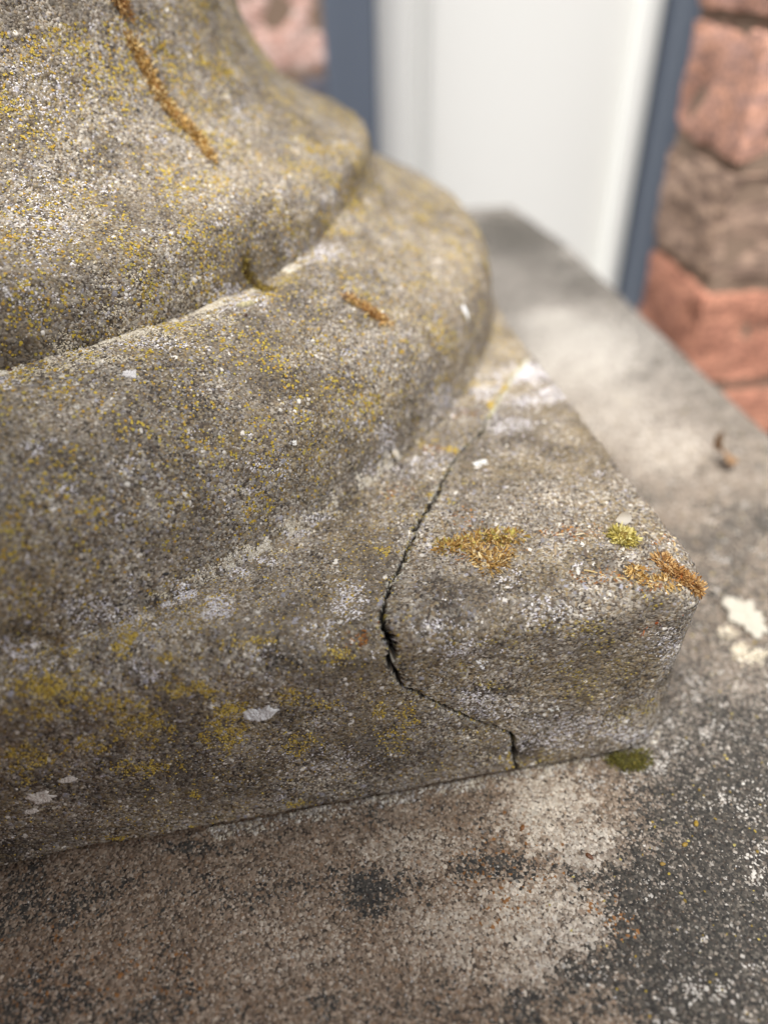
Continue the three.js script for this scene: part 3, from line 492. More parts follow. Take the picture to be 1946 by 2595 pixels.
// ---------- yellow cup lichens and proud sand grains on the stone ----------
const cup = new THREE.LatheGeometry([[0, .25], [.55, .28], [.8, .5], [1, .42], [1, -.3]].map(([x, y]) => new THREE.Vector2(x, y)), 8);
const grainG = new THREE.IcosahedronGeometry(1, 1); { const p = grainG.attributes.position; for (let i = 0; i < p.count; i++) { const x = p.getX(i), y = p.getY(i), z = p.getZ(i), k = 1 + .25 * noise(x * 1.7 + 4, y * 1.7, z * 1.7); p.setXYZ(i, x * k, y * k * .8, z * k); } grainG.computeVertexNormals(); }
function scatter(name, g, m, parent, n, spots, size, colour, sink, seed) {
  const I = new THREE.InstancedMesh(g, m, n), R = rng(seed), M = new THREE.Matrix4(), q = new THREE.Quaternion(), q2 = new THREE.Quaternion(), up = new THREE.Vector3(0, 1, 0), s = new THREE.Vector3(); let k = 0, guard = n * 60;
  while (k < n && guard-- > 0) { const S = spots(R); if (!S) continue; const r = size(R); q.setFromUnitVectors(up, S.n).multiply(q2.setFromAxisAngle(up, R() * 6.28)); s.set(r * (.8 + .4 * R()), r * (.8 + .3 * R()), r * (.8 + .4 * R())); M.compose(S.p.clone().addScaledVector(S.n, -r * sink), q, s); I.setMatrixAt(k, M); I.setColorAt(k, colour(R, S)); k++; }
  I.count = k; I.name = name; I.userData.kind = 'stuff'; I.castShadow = I.receiveShadow = true; parent.add(I); return I;
}
const AREA = { shaft: [.80, 1], torus: [0, 1], plinth: [0, 1] };
function spotOn(p, R, want) { const [a, b] = RANGE[p], [c, d] = AREA[p], A = mix(a + 1, b - 1, R()), v = mix(c, d, R()), P = pedestalPoint(p, A, v); if (!want(P, R, A, v)) return null; if (p === 'plinth') { const f = fractureAt(P); if (f && f[0] < f[1] + .0006) return null; } return surface(p, A, v); }
const dotMat = new THREE.MeshStandardMaterial({ roughness: .55, name: 'yellow_lichen' }), grainMat = new THREE.MeshStandardMaterial({ roughness: .4, name: 'quartz_grain' });
const DOT = [[172, 146, 40], [188, 162, 52], [148, 124, 36], [176, 138, 36], [166, 150, 66]].map(col3);
const clump = (P, R) => R() < .12 + .9 * sstep(-.12, .4, fbm(P[0] * 70, P[1] * 70, P[2] * 70 + 3, 3) + .35 * fbm(P[0] * 16, P[1] * 16, P[2] * 16, 2));
scatter('lichen_cups', cup, dotMat, pedestal.getObjectByName('moulded_shaft'), 11000, R => spotOn('shaft', R, clump), R => .00020 + .00024 * R(), R => any(DOT, R), .1, 201);
scatter('lichen_cups', cup, dotMat, pedestal.getObjectByName('torus_moulding'), 8500, R => spotOn('torus', R, (P, R2, a, v) => R2() < 1 - .8 * sstep(.72, 1, v) && clump(P, R2)), R => .00020 + .00024 * R(), R => any(DOT, R), .1, 202);
const crustSpot = (P, R) => { const g = growth(FIELD_A, P); return R() < g.Y * .62 + .015; };
const inPiece = w => (P, R, a, v) => (a > 20 && a < 60 && inFragment(a, v)) === w;
const CRUSTC = [[182, 156, 56], [164, 138, 48], [194, 168, 76], [148, 120, 42]].map(col3), PALEY = [[190, 174, 92], [174, 158, 74], [200, 186, 118], [170, 140, 50]].map(col3);
scatter('lichen_crust', grainG, dotMat, pedestal.getObjectByName('square_plinth'), 9000, R => spotOn('plinth', R, (P, R2, a, v) => crustSpot(P, R2) && inPiece(false)(P, R2, a, v)), R => .00016 + .00022 * R(), R => any(CRUSTC, R), .35, 203);
scatter('lichen_crust', grainG, dotMat, cornerPiece, 4200, R => spotOn('plinth', R, (P, R2, a, v) => a < 60 && crustSpot(P, R2) && inPiece(true)(P, R2, a, v)), R => .00015 + .0002 * R(), R => any(PALEY, R), .35, 204);
const CHALK = [[206, 198, 180], [188, 178, 158], [214, 208, 196], [170, 158, 138]].map(col3);   // pale crust caught in the joints
const joint = (a, f) => sstep(-.1, .45, noise(a * f * .45 + 2, 3, 8) + .45 * noise(a * f * 1.7, 1, 4) + .4 * noise(a * f * 4.3, 5, 2));
scatter('chalky_crust', grainG, grainMat, pedestal.getObjectByName('torus_moulding'), 3400, R => { const a = mix(38, 73, R()), v = .055 * Math.pow(R(), 1.5); return R() < joint(a, .55) * (a > 52 ? 1 : .6) ? surface('torus', a, v) : null; }, R => .00016 + .00034 * R() * R(), R => any(CHALK, R), .2, 231);
scatter('chalky_crust', grainG, grainMat, pedestal.getObjectByName('torus_moulding'), 2400, R => { const a = mix(42, 64, R()), v = 1 - (.05 + .06 * noise(a * .6, 7, 7)) * Math.pow(R(), 1.3); return v <= 1 && R() < joint(a, .9) ? surface('torus', a, v) : null; }, R => .00014 + .0003 * R() * R(), R => any(CHALK, R), .2, 232);
const GRAINC = [[182, 175, 164], [158, 149, 137], [134, 125, 114], [128, 111, 90], [168, 163, 158], [104, 94, 83]].map(col3);
const tonal = (P, R) => R() < .35 + .65 * sstep(-.2, .35, fbm(P[0] * 50, P[1] * 50 + 8, P[2] * 50, 2));
for (const [p, par, n, s] of [['shaft', 'moulded_shaft', 16000, 211], ['torus', 'torus_moulding', 16000, 212], ['plinth', 'square_plinth', 11000, 213]]) scatter('sand_grains', grainG, grainMat, pedestal.getObjectByName(par), n, R => spotOn(p, R, (P, R2, a, v) => tonal(P, R2) && (p !== 'plinth' || inPiece(false)(P, R2, a, v))), R => .00014 + .00024 * Math.pow(R(), 1.8), R => any(GRAINC, R), .35, s);
scatter('sand_grains', grainG, grainMat, cornerPiece, 12000, R => spotOn('plinth', R, (P, R2, a, v) => a < 60 && tonal(P, R2) && inPiece(true)(P, R2, a, v)), R => .00014 + .00024 * Math.pow(R(), 1.8), R => any(GRAINC, R), .35, 214);

// ---------- the slab the pedestal stands on ----------
const ZK = 9.1, slabZ = v => -.04 - .1 * (Math.pow(ZK, v) - 1), slabV = z => z > -.04 ? (-.04 - z) * 4.5 : Math.log(1 + (-.04 - z) / .1) / Math.log(ZK);
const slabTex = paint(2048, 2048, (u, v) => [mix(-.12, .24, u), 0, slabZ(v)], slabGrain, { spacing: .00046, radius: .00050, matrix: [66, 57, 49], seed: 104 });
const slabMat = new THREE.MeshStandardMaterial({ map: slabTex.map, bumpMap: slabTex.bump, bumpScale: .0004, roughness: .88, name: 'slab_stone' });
const slabEdge = z => z > -.68 ? .2065 + .1237 * (z + .3412) : .1646 + .24 * (z + .68);
const slabY = (x, z) => .0012 * fbm(x * 30, 3, z * 30, 3) + .00035 * noise(x * 420, 5, z * 420) + .0003 * noise(x * 900, 6, z * 900) - .001;
{
  const across = steps([0, .42, 20], [.42, 1, 420]), along = steps([.2, -.05, 24], [-.05, -.26, 420], [-.26, -.80, 300]);
  const lip = [[.002, .0006], [.0045, .0022], [.0065, .005], [.0075, .009], [.008, .02], [.008, .058]];
  const cols = [...across.map(s => [s, 0, 0]), ...lip.map(([o, d]) => [1, o, d])], rows = [...along.map(z => [z, 0, 0]), ...lip.map(([o, d]) => [-.80, o, d])];
  const P = [], U = [], I = [], nu = cols.length;
  rows.forEach(([z0, oz, dz]) => cols.forEach(([s, ox, dx]) => { const zt = z0 < -.6 ? z0 + (z0 + .6) / .2 * 0 : z0, xr = slabEdge(zt), x = mix(-.75, xr, s), tilt = z0 < -.5 ? sstep(-.5, -.8, z0) * (.174 * (.135 - x)) : 0, z = zt + tilt * .6 - oz, wob = (dx || dz) ? .0015 * fbm(x * 60, 1, z * 60, 2) : 0; P.push(x + ox + wob, -Math.max(dx, dz) + (Math.max(dx, dz) > .05 ? 0 : slabY(x, z)), z); U.push((x + ox * .5 + .12) / .36, slabV(z)); }));
  for (let j = 0; j < rows.length - 1; j++) for (let i = 0; i < nu - 1; i++) { const a = j * nu + i, b = a + 1, c = a + nu, d = c + 1; I.push(a, b, c, b, d, c); }
  const g = new THREE.BufferGeometry(); g.setAttribute('position', new THREE.Float32BufferAttribute(P, 3)); g.setAttribute('uv', new THREE.Float32BufferAttribute(U, 2)); g.setIndex(I); g.computeVertexNormals();
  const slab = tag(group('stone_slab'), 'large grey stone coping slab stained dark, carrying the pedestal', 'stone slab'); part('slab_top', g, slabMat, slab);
  const R = rng(77); scatter('sand_grains', grainG, grainMat, slab, 9000, R2 => { const z = mix(-.055, -.24, Math.pow(R2(), 1.3)), x = mix(-.13, .17, R2()); if (R2() > .4 + .6 * sstep(-.2, .3, fbm(x * 60, 7, z * 60, 2))) return null; return { p: new THREE.Vector3(x, slabY(x, z), z), n: new THREE.Vector3(0, 1, 0) }; }, R2 => .00015 + .00028 * Math.pow(R2(), 2), R2 => any(GRAINC, R2), .4, 221);
}

{ // crumbs of grit and crust along the foot of the plinth
  const par = scene.getObjectByName('stone_slab'); scatter('grit_crumbs', grainG, grainMat, par, 2600, R => { const a = mix(36, 66, R()), q = pedestalPoint('plinth', a, 1), o = .0005 + .005 * Math.pow(R(), 2.2); if (R() > .25 + .75 * joint(a, 1.3)) return null; const l = Math.hypot(q[0] - CX, q[2] - CZ), x = q[0] + (q[0] - CX) / l * o, z = q[2] + (q[2] - CZ) / l * o; return { p: new THREE.Vector3(x, slabY(x, z) + .0002, z), n: new THREE.Vector3(0, 1, 0) }; }, R => .0002 + .0006 * R() * R(), R => any([...CHALK, ...GRAINC], R), .25, 233);
}

// ---------- moss, flakes and crumbs ----------
const V3 = (x, y, z) => new THREE.Vector3(x, y, z);
function paintAll(g, c) { const n = g.attributes.position.count, a = new Float32Array(n * 3); for (let i = 0; i < n; i++) a.set([c.r, c.g, c.b], i * 3); g.setAttribute('color', new THREE.BufferAttribute(a, 3)); return g; }
function leaflet(R, L, w, bend) {   // a thin curled leaf with a fold, along +y
  const n = 4, P = [], I = []; const tw = (R() - .5) * 2.5;
  for (let i = 0; i <= n; i++) { const t = i / n, ww = w * Math.sin(Math.PI * (.12 + .88 * (1 - t) * (.4 + .6 * (1 - t)) + .0)) * .5 + w * .05, a = bend * t * t, y = L * (t - .15 * a * t), z = L * .5 * a * t, c = Math.cos(tw * t), s = Math.sin(tw * t); P.push(-ww * c, y, z - ww * s, 0, y, z + w * .18, ww * c, y, z + ww * s); }
  for (let i = 0; i < n; i++) { const a = i * 3; I.push(a, a + 1, a + 3, a + 1, a + 4, a + 3, a + 1, a + 2, a + 4, a + 2, a + 5, a + 4); }
  const g = new THREE.BufferGeometry(); g.setAttribute('position', new THREE.Float32BufferAttribute(P, 3)); g.setIndex(I); g.computeVertexNormals(); return g;
}
const mossMat = new THREE.MeshStandardMaterial({ vertexColors: true, roughness: .8, side: THREE.DoubleSide, name: 'dry_moss' });
const matMat = new THREE.MeshStandardMaterial({ vertexColors: true, roughness: .95, name: 'moss_mat' });
function along(spots, n) { const o = []; for (let i = 0; i < n; i++) { const f = n < 2 ? 0 : i / (n - 1) * (spots.length - 1), k = Math.min(spots.length - 2, Math.floor(f)), t = f - k; o.push(spots.length < 2 ? [spots[0].p.clone(), spots[0].n.clone(), 0] : [spots[k].p.clone().lerp(spots[k + 1].p, t), spots[k].n.clone().lerp(spots[k + 1].n, t).normalize(), n < 2 ? 0 : i / (n - 1)]); } return o; }
function moss(name, label, spots, { width, height, leaves, length, colours, seed, taper = true, ends = .2, core = [96, 66, 30], sink = .25, category = 'moss' }) {
  const o = tag(group(name), label, category), R = rng(seed), mid = along(spots, Math.max(2, spots.length > 1 ? 40 : 2));
  o.position.copy(mid[Math.floor(mid.length / 2)][0]); const rel = p => p.clone().sub(o.position);
  // the mat: a lumpy flattened roll, or a lumpy dome
  let core3;
  if (spots.length > 1) {
    const P = [], I = [], C = [], K = 10, c0 = col3(core), c1 = col3(core.map(x => x * 1.5));
    mid.forEach(([p, n, t], i) => { const d = mid[Math.min(39, i + 1)][0].clone().sub(mid[Math.max(0, i - 1)][0]).normalize(), s = d.clone().cross(n).normalize(), env = Math.pow(Math.max(0, Math.sin(Math.PI * (.04 + .92 * t))), taper ? .5 : .25), wv = (.75 + .6 * noise(t * 9 + seed, 2, 5)) * env, hv = (.75 + .7 * noise(t * 11, seed, 3)) * env; for (let k = 0; k < K; k++) { const a = k / K * Math.PI * 2, lum = 1 + .35 * noise(t * 30, Math.cos(a) * 1.5 + seed, Math.sin(a) * 1.5), q = rel(p).addScaledVector(s, Math.cos(a) * width * .5 * wv * lum).addScaledVector(n, Math.sin(a) * height * hv * lum - height * sink); P.push(q.x, q.y, q.z); const c = c0.clone().lerp(c1, R()); C.push(c.r, c.g, c.b); } });
    for (let i = 0; i < mid.length - 1; i++) for (let k = 0; k < K; k++) { const a = i * K + k, b = i * K + (k + 1) % K, c = a + K, d = b + K; I.push(a, c, b, b, c, d); }
    core3 = new THREE.BufferGeometry(); core3.setAttribute('position', new THREE.Float32BufferAttribute(P, 3)); core3.setAttribute('color', new THREE.Float32BufferAttribute(C, 3)); core3.setIndex(I); core3.computeVertexNormals();
  } else {
    core3 = new THREE.IcosahedronGeometry(1, 3); const p = core3.attributes.position, [q0, n0] = mid[0], q = new THREE.Quaternion().setFromUnitVectors(V3(0, 1, 0), n0); for (let i = 0; i < p.count; i++) { const v = V3(p.getX(i), p.getY(i), p.getZ(i)), k = 1 + .35 * noise(v.x * 2 + seed, v.y * 2, v.z * 2); v.set(v.x * width * .5 * k, v.y * height * k - height * sink, v.z * width * .5 * k).applyQuaternion(q).add(rel(q0)); p.setXYZ(i, v.x, v.y, v.z); } core3.computeVertexNormals(); paintAll(core3, col3(core));
  }
  part('moss_mat', core3, matMat, o);
  const gs = [], all = along(spots, spots.length > 1 ? 200 : 1);
  for (let i = 0; i < leaves; i++) {
    const [p, n, t] = all[Math.floor(R() * all.length)], env = spots.length > 1 ? Math.pow(Math.sin(Math.PI * (.05 + .9 * t)), ends) : 1, side = n.clone().cross(V3(R() - .5, R() - .5, R() - .5)).normalize(), rr = Math.sqrt(R()) * width * .55 * env, dome = Math.sqrt(Math.max(0, 1 - (rr / (width * .55)) ** 2));
    if (spots.length > 1 && noise(t * 13 + seed, seed, 2) + .3 * noise(t * 40, seed, 7) < -.28) continue;
    const g = leaflet(R, length * (.5 + .9 * R()), length * (R() < .4 ? .30 + .22 * R() : .13 + .14 * R()), (R() - .3) * 2.4), dir = n.clone().multiplyScalar(-.1 + .75 * R()).addScaledVector(side, .4 + .8 * R()).normalize(), q = new THREE.Quaternion().setFromUnitVectors(V3(0, 1, 0), dir).multiply(new THREE.Quaternion().setFromAxisAngle(V3(0, 1, 0), R() * 6.28));
    g.applyQuaternion(q); const at = rel(p).addScaledVector(side, rr).addScaledVector(n, height * env * dome * (.75 - sink)); g.translate(at.x, at.y, at.z); gs.push(paintAll(g, any(colours, R)));
  }
  if (gs.length) { const l = part('leaflets', mergeGeometries(gs), mossMat, o); l.userData.kind = 'stuff'; }
  return o;
}
const onP = (p, list) => list.map(([a, v]) => surface(p, a, v));
const GOLD = [[178, 140, 74], [194, 160, 94], [208, 180, 122], [146, 108, 50], [164, 124, 60], [216, 194, 146]].map(col3), OLIVE = [[134, 112, 40], [112, 94, 32], [160, 140, 66], [92, 72, 26]].map(col3), AMBER = [[152, 108, 54], [178, 136, 78], [198, 162, 108], [122, 82, 38]].map(col3), LEMON = [[196, 180, 98], [170, 154, 72], [212, 200, 132], [136, 124, 54]].map(col3), GREEN = [[86, 84, 24], [104, 98, 34], [70, 66, 22], [124, 112, 44]].map(col3);
moss('moss_strip', 'long golden dried moss strip running down the curved shaft', onP('shaft', [[40.3, .8141], [40.1, .8229], [40.0, .8317], [40.0, .8416], [40.1, .8515], [39.7, .8614], [39.6, .868], [39.6, .8779], [39.5, .8845], [39.9, .8944], [40.6, .9054]]), { width: .0050, height: .0017, leaves: 1530, length: .00155, colours: GOLD, seed: 41 });
moss('moss_strip', 'short brown moss lump at the top edge, above the long golden strip', onP('shaft', [[40.2, .783], [39.9, .791], [39.5, .7943], [39.4, .8009]]), { width: .0046, height: .0018, leaves: 321, length: .00155, colours: AMBER, seed: 42, core: [84, 50, 18] });
moss('moss_strip', 'dark olive moss wedged in the notch below the shaft lip', [...onP('shaft', [[45.1, .9769], [45.4, .9857], [45.0, .9934]]), ...onP('torus', [[44.7, .012], [45.0, .055], [45.3, .10]])], { width: .0032, height: .0009, leaves: 321, length: .00139, colours: OLIVE, seed: 43, core: [58, 42, 16] });
moss('moss_strip', 'orange-brown moss scrap lying on the round torus moulding', onP('torus', [[41.41, .31], [40.95, .372], [40.76, .432], [40.39, .498]]), { width: .0044, height: .0016, leaves: 428, length: .00139, colours: [...AMBER, ...GOLD.slice(1, 3)], seed: 44 });
moss('moss_strip', 'golden moss wedge, widest moss on the broken corner beside the crack', onP('plinth', [[50.5, .278], [50.24, .284], [49.4, .288], [48.47, .286], [47.91, .296], [47.4, .312]]), { width: .0056, height: .0012, leaves: 765, length: .00186, colours: [...GOLD, ...LEMON.slice(0, 2)], seed: 45, core: [96, 68, 24] });
moss('moss_strip', 'hooked golden moss tail just below the moss wedge on the broken corner', onP('plinth', [[49.6, .306], [49.77, .338], [50.24, .38], [49.59, .37], [48.56, .338]]), { width: .0058, height: .0009, leaves: 612, length: .00186, colours: GOLD, seed: 46, core: [104, 76, 28] });
moss('moss_clump', 'round pale yellow moss clump near the right edge of the broken corner', onP('plinth', [[44.48, .418]]), { width: .0062, height: .0030, leaves: 459, length: .00201, colours: LEMON, seed: 47, core: [110, 90, 34] });
moss('moss_clump', 'tiny yellow moss clump between the fibres and the amber moss', onP('plinth', [[46.34, .476]]), { width: .0034, height: .0013, leaves: 91, length: .00186, colours: GOLD, seed: 48 });
moss('moss_strip', 'amber moss strip at the very tip of the broken corner', onP('plinth', [[44.76, .48], [45.41, .504], [45.41, .546], [45.22, .584], [44.85, .632]]), { width: .0048, height: .0017, leaves: 688, length: .00171, colours: AMBER, seed: 49, core: [110, 62, 20] });
moss('moss_strip', 'thin golden moss tail leading to the amber strip', onP('plinth', [[46.75, .485], [46.6, .51], [46.34, .538], [45.7, .55]]), { width: .0030, height: .0007, leaves: 244, length: .00171, colours: GOLD, seed: 50 });
moss('moss_strip', 'rusty brown sliver on the rounded edge of the broken corner', onP('plinth', [[47.5, .704], [47.1, .69], [46.5, .676], [45.9, .66]]), { width: .0016, height: .0006, leaves: 30, length: .00155, colours: [[120, 62, 24], [96, 46, 18], [140, 80, 36]].map(col3), seed: 51, core: [110, 54, 20] });
moss('moss_clump', 'dark green moss cushion on the slab under the plinth corner', [[.0712, -.1466], [.0760, -.1452], [.0800, -.1455], [.0840, -.1470]].map(([x, z]) => ({ p: V3(x, 0, z), n: V3(0, 1, .35).normalize() })), { width: .0060, height: .0016, leaves: 850, length: .0010, colours: GREEN, seed: 52, core: [54, 50, 18] });

// lichen rosettes and pale flakes that follow the stone
const lichenMat = new THREE.MeshStandardMaterial({ vertexColors: true, roughness: .9, name: 'pale_lichen' });
function rosette(name, label, spot, { w, h, rot = 0, thick = .0006, lobes = 6, depth = .3, colour = [214, 211, 208], seed = 1, notch = 0, category = 'lichen' }) {
  const K = 110, N = 16, P = [], C = [], I = [], c = col3(colour), cs = Math.cos(rot), sn = Math.sin(rot), R = rng(seed);
  const put = (a, t) => { const out = 1 + depth * noise(Math.cos(a) * lobes * .35 + seed, Math.sin(a) * lobes * .35, seed * 1.7) + .16 * noise(Math.cos(a) * 4 + seed, Math.sin(a) * 4, 2) + .09 * noise(Math.cos(a) * 11 + seed, Math.sin(a) * 11, 6) - notch * Math.exp(-6 * Math.pow(((a - Math.PI / 2 + Math.PI * 3) % (2 * Math.PI)) - Math.PI, 2)), r = Math.min(t, 1) * out, x = Math.cos(a) * r * w / 2, y = Math.sin(a) * r * h / 2, X = x * cs - y * sn, Y = x * sn + y * cs; const s = spot.part ? moveOn(spot, X, Y) : { p: spot.p.clone().add(V3(X, 0, -Y)), n: V3(0, 1, 0) };
    const lump = .35 + 1.1 * Math.abs(noise(x * 800 + seed, y * 800, 3)) + .7 * noise(x * 2400, y * 2400, seed), z = t > 1 ? -.0008 : thick * Math.pow(1 - t ** 4, .5) * lump + thick * .12; const q = s.p.addScaledVector(s.n, z); P.push(q.x, q.y, q.z); const k = .84 + .26 * R(); C.push(c.r * k, c.g * k, c.b * k); };
  put(0, 0); for (let j = 1; j <= N; j++) for (let i = 0; i < K; i++) put(i / K * 2 * Math.PI, j === N ? 1.01 : j / (N - 1));
  for (let i = 0; i < K; i++) I.push(0, 1 + i, 1 + (i + 1) % K); for (let j = 0; j < N - 1; j++) for (let i = 0; i < K; i++) { const a = 1 + j * K + i, b = 1 + j * K + (i + 1) % K, cc = a + K, d = b + K; I.push(a, cc, b, b, cc, d); }
  const g = new THREE.BufferGeometry(); g.setAttribute('position', new THREE.Float32BufferAttribute(P, 3)); g.setAttribute('color', new THREE.Float32BufferAttribute(C, 3)); g.setIndex(I); g.computeVertexNormals(); lichenMat.side = THREE.DoubleSide;
  return tag(mesh(name, g, lichenMat), label, category);
}
const PL = (a, v) => surface('plinth', a, v);
rosette('lichen_rosette', 'heart-shaped white lichen rosette on the plinth front, in yellow lichen', PL(62.31, .738), { w: .0088, h: .0058, rot: Math.PI, notch: .55, lobes: 7, seed: 3, thick: .0009 });
rosette('lichen_rosette', 'ragged white lichen patch low on the shadowed left of the plinth front', PL(73.17, .83), { w: .0070, h: .0046, seed: 5, lobes: 6, depth: .45, colour: [206, 198, 188] });
rosette('lichen_rosette', 'small flat pale lichen sliver above the ragged white patch on the plinth front', PL(71.59, .802), { w: .0050, h: .0021, seed: 7, rot: .1, colour: [206, 198, 188] });
rosette('lichen_rosette', 'tiny pale lichen dot below the ragged white patch on the plinth front', PL(73.91, .858), { w: .0036, h: .0020, seed: 9, colour: [200, 192, 182] });
rosette('lichen_rosette', 'bright white long lichen flake beside the middle of the crack', PL(42.4, .148), { w: .0088, h: .0034, seed: 12, rot: -.75, thick: .0008, colour: [226, 226, 222] });
rosette('lichen_rosette', 'small white lichen dot between the long flake and the moss wedge', PL(45.41, .236), { w: .0026, h: .0020, seed: 13, colour: [220, 218, 212] });
rosette('lichen_rosette', 'white lichen patch on the rounded edge of the broken corner', PL(53.21, .716), { w: .0058, h: .0042, seed: 14, depth: .45, colour: [220, 219, 217] });
rosette('lichen_rosette', 'white lichen fleck on the front face of the broken corner', PL(50.14, .842), { w: .0052, h: .0022, seed: 15, depth: .45, rot: .15, colour: [214, 214, 208] });
rosette('lichen_rosette', 'upright white lichen streak on the far flank of the torus', surface('torus', 30, .714), { w: .0026, h: .0070, seed: 16, colour: [224, 224, 226], depth: .4 });
rosette('lichen_rosette', 'white lichen spot on the near left of the torus, below the crease', surface('torus', 60.2, .242), { w: .0036, h: .0034, seed: 17, depth: .5, colour: [210, 206, 204] });
rosette('lichen_rosette', 'small bright white spot in the middle of the torus front', surface('torus', 53.2, .69), { w: .0016, h: .0016, seed: 18, colour: [222, 220, 214] });
rosette('lichen_rosette', 'large cream white lichen crust on the slab, right of the broken corner', { p: V3(.1415, .0004, -.2095), n: V3(0, 1, 0) }, { w: .0125, h: .0200, seed: 19, depth: .55, lobes: 9, thick: .0005, colour: [182, 176, 162] });
rosette('cream_flake', 'elongated cream flake lying on the torus below the shaft lip', surface('torus', 48.9, .118), { w: .0058, h: .0020, rot: 2.85, seed: 22, thick: .0013, depth: .25, colour: [206, 196, 158], category: 'flake' });
// crumbs, husks, straws
const barkMat = c => new THREE.MeshStandardMaterial({ color: col3(c), roughness: .45 });
function husk(name, label, category, spot, L, w, rot, c) { const g = new THREE.SphereGeometry(1, 18, 12), p = g.attributes.position; for (let i = 0; i < p.count; i++) { const x = p.getX(i), k = 1 - .25 * x + .12 * noise(x * 3, p.getY(i) * 3, p.getZ(i) * 3); p.setXYZ(i, x * L / 2, p.getY(i) * w * .35 * k, p.getZ(i) * w / 2 * k); } g.computeVertexNormals(); const o = tag(mesh(name, g, barkMat(c)), label, category); const y = spot.n.clone(), x = (spot.u || V3(1, 0, 0)).clone().applyAxisAngle(y, rot), z = x.clone().cross(y); o.quaternion.setFromRotationMatrix(new THREE.Matrix4().makeBasis(x, y, z)); o.position.copy(spot.p).addScaledVector(y, w * .22); return o; }
husk('seed_husk', 'black seed husk on the shaft, left of the golden moss strip', 'seed', surface('shaft', 44.1, .8548), .0017, .0008, .4, [18, 18, 20]);
husk('seed_husk', 'black curled husk at the foot of the torus front', 'seed', surface('torus', 63.4, .912), .0020, .0009, -.4, [22, 20, 20]);
husk('seed_husk', 'dark reddish brown crumb on the torus below the cream flake', 'crumb', surface('torus', 49.96, .176), .0016, .0009, 0, [62, 34, 18]);
husk('seed_husk', 'dark red crumb in the crease under the shaft lip', 'crumb', surface('torus', 66.5, .03), .0016, .0011, .3, [70, 38, 22]);
const ground0 = (x, z) => ({ p: V3(x, slabY(x, z), z), n: V3(0, 1, 0) });
husk('bark_crumb', 'small rust-brown crumb on the pale slab in front of the crack', 'crumb', ground0(.0396, -.124), .0021, .0013, 1.0, [122, 76, 30]);
husk('bark_crumb', 'darker brown crumb on the slab beside its dark stain', 'crumb', ground0(.0577, -.1143), .0026, .0014, -.8, [96, 56, 24]);
{ const g = leaflet(rng(15), .019, .016, 1.1); g.rotateX(-1.2); g.rotateY(1.3); const o = tag(mesh('dead_leaf', g, new THREE.MeshStandardMaterial({ color: col3([140, 108, 74]), roughness: .8, side: THREE.DoubleSide })), 'blurred brown leaf bit lying near the far slab edge', 'leaf'); o.position.set(.178, .0015, -.315); }
husk('yellow_crumb', 'mustard yellow crumb on the dark slab stain, farthest of three', 'crumb', ground0(.0922, -.1236), .0022, .0013, 1.2, [150, 122, 36]);
husk('yellow_crumb', 'mustard yellow crumb on the dark slab stain, middle of three', 'crumb', ground0(.0867, -.1171), .0020, .0012, .4, [146, 118, 40]);
husk('yellow_crumb', 'mustard yellow crumb on the dark slab stain, nearest of three', 'crumb', ground0(.0783, -.1114), .0017, .0011, .1, [140, 112, 44]);
function straw(label, spots, r, c, lift = .0003) { const pts = along(spots, 12).map(([p, n, t], i) => p.addScaledVector(n, lift + .0003 * Math.sin(i * 1.3))); const o = tag(mesh('straw_fibre', new THREE.TubeGeometry(new THREE.CatmullRomCurve3(pts), 40, r, 6), new THREE.MeshStandardMaterial({ color: col3(c), roughness: .7 })), label, 'straw'); return o; }
straw('pale straw fibre between the moss wedge and the yellow clump', onP('plinth', [[46.15, .334], [45.41, .358], [44.66, .382]]), .00030, [206, 192, 160]);
straw('pale straw fibre reaching over the right edge of the corner', onP('plinth', [[43.5, .46], [43.36, .474], [42.9, .54], [42.81, .57]]), .00034, [200, 184, 148]);
straw('short tan straw bit above the amber moss strip', onP('plinth', [[43.36, .532], [44.2, .52]]), .00038, [184, 160, 116]);
straw('thin tan fibre lying left of the tiny yellow moss clump', onP('plinth', [[47.64, .446], [47.08, .49], [46.9, .52]]), .0003, [184, 162, 112]);
{ const s = PL(43.4, .43), g = leaflet(rng(5), .0042, .0044, 1.2); g.rotateX(-1.0); const o = tag(mesh('papery_flake', g, new THREE.MeshPhysicalMaterial({ color: col3([220, 212, 198]), roughness: .6, transmission: .35, thickness: 0, side: THREE.DoubleSide })), 'papery translucent flake stuck behind the pale yellow moss clump', 'flake'); o.position.copy(s.p).addScaledVector(s.n, .0003); }

// ---------- the house behind: door, frame, brick piers, paving ----------
const along1 = (a, y, b) => V3(.1634 + E1[0] * a + E2[0] * b, y, -1.0192 + E1[1] * a + E2[1] * b);   // along the door, up, towards the camera
const TURN = Math.atan2(.17169, .98515);
function box(w, h, d, bevel = .003) { const s = new THREE.Shape(); s.moveTo(-w / 2 + bevel, -h / 2); s.lineTo(w / 2 - bevel, -h / 2); s.quadraticCurveTo(w / 2, -h / 2, w / 2, -h / 2 + bevel); s.lineTo(w / 2, h / 2 - bevel); s.quadraticCurveTo(w / 2, h / 2, w / 2 - bevel, h / 2); s.lineTo(-w / 2 + bevel, h / 2); s.quadraticCurveTo(-w / 2, h / 2, -w / 2, h / 2 - bevel); s.lineTo(-w / 2, -h / 2 + bevel); s.quadraticCurveTo(-w / 2, -h / 2, -w / 2 + bevel, -h / 2); const g = new THREE.ExtrudeGeometry(s, { depth: d - 2 * bevel, bevelEnabled: true, bevelThickness: bevel, bevelSize: bevel, bevelOffset: -bevel, bevelSegments: 2, curveSegments: 3 }); g.translate(0, 0, -d / 2 + bevel); return g; }
const put = (o, a, y, b) => { o.position.copy(along1(a, y, b)); o.rotation.y = TURN; return o; };
const GROUND = -.36;
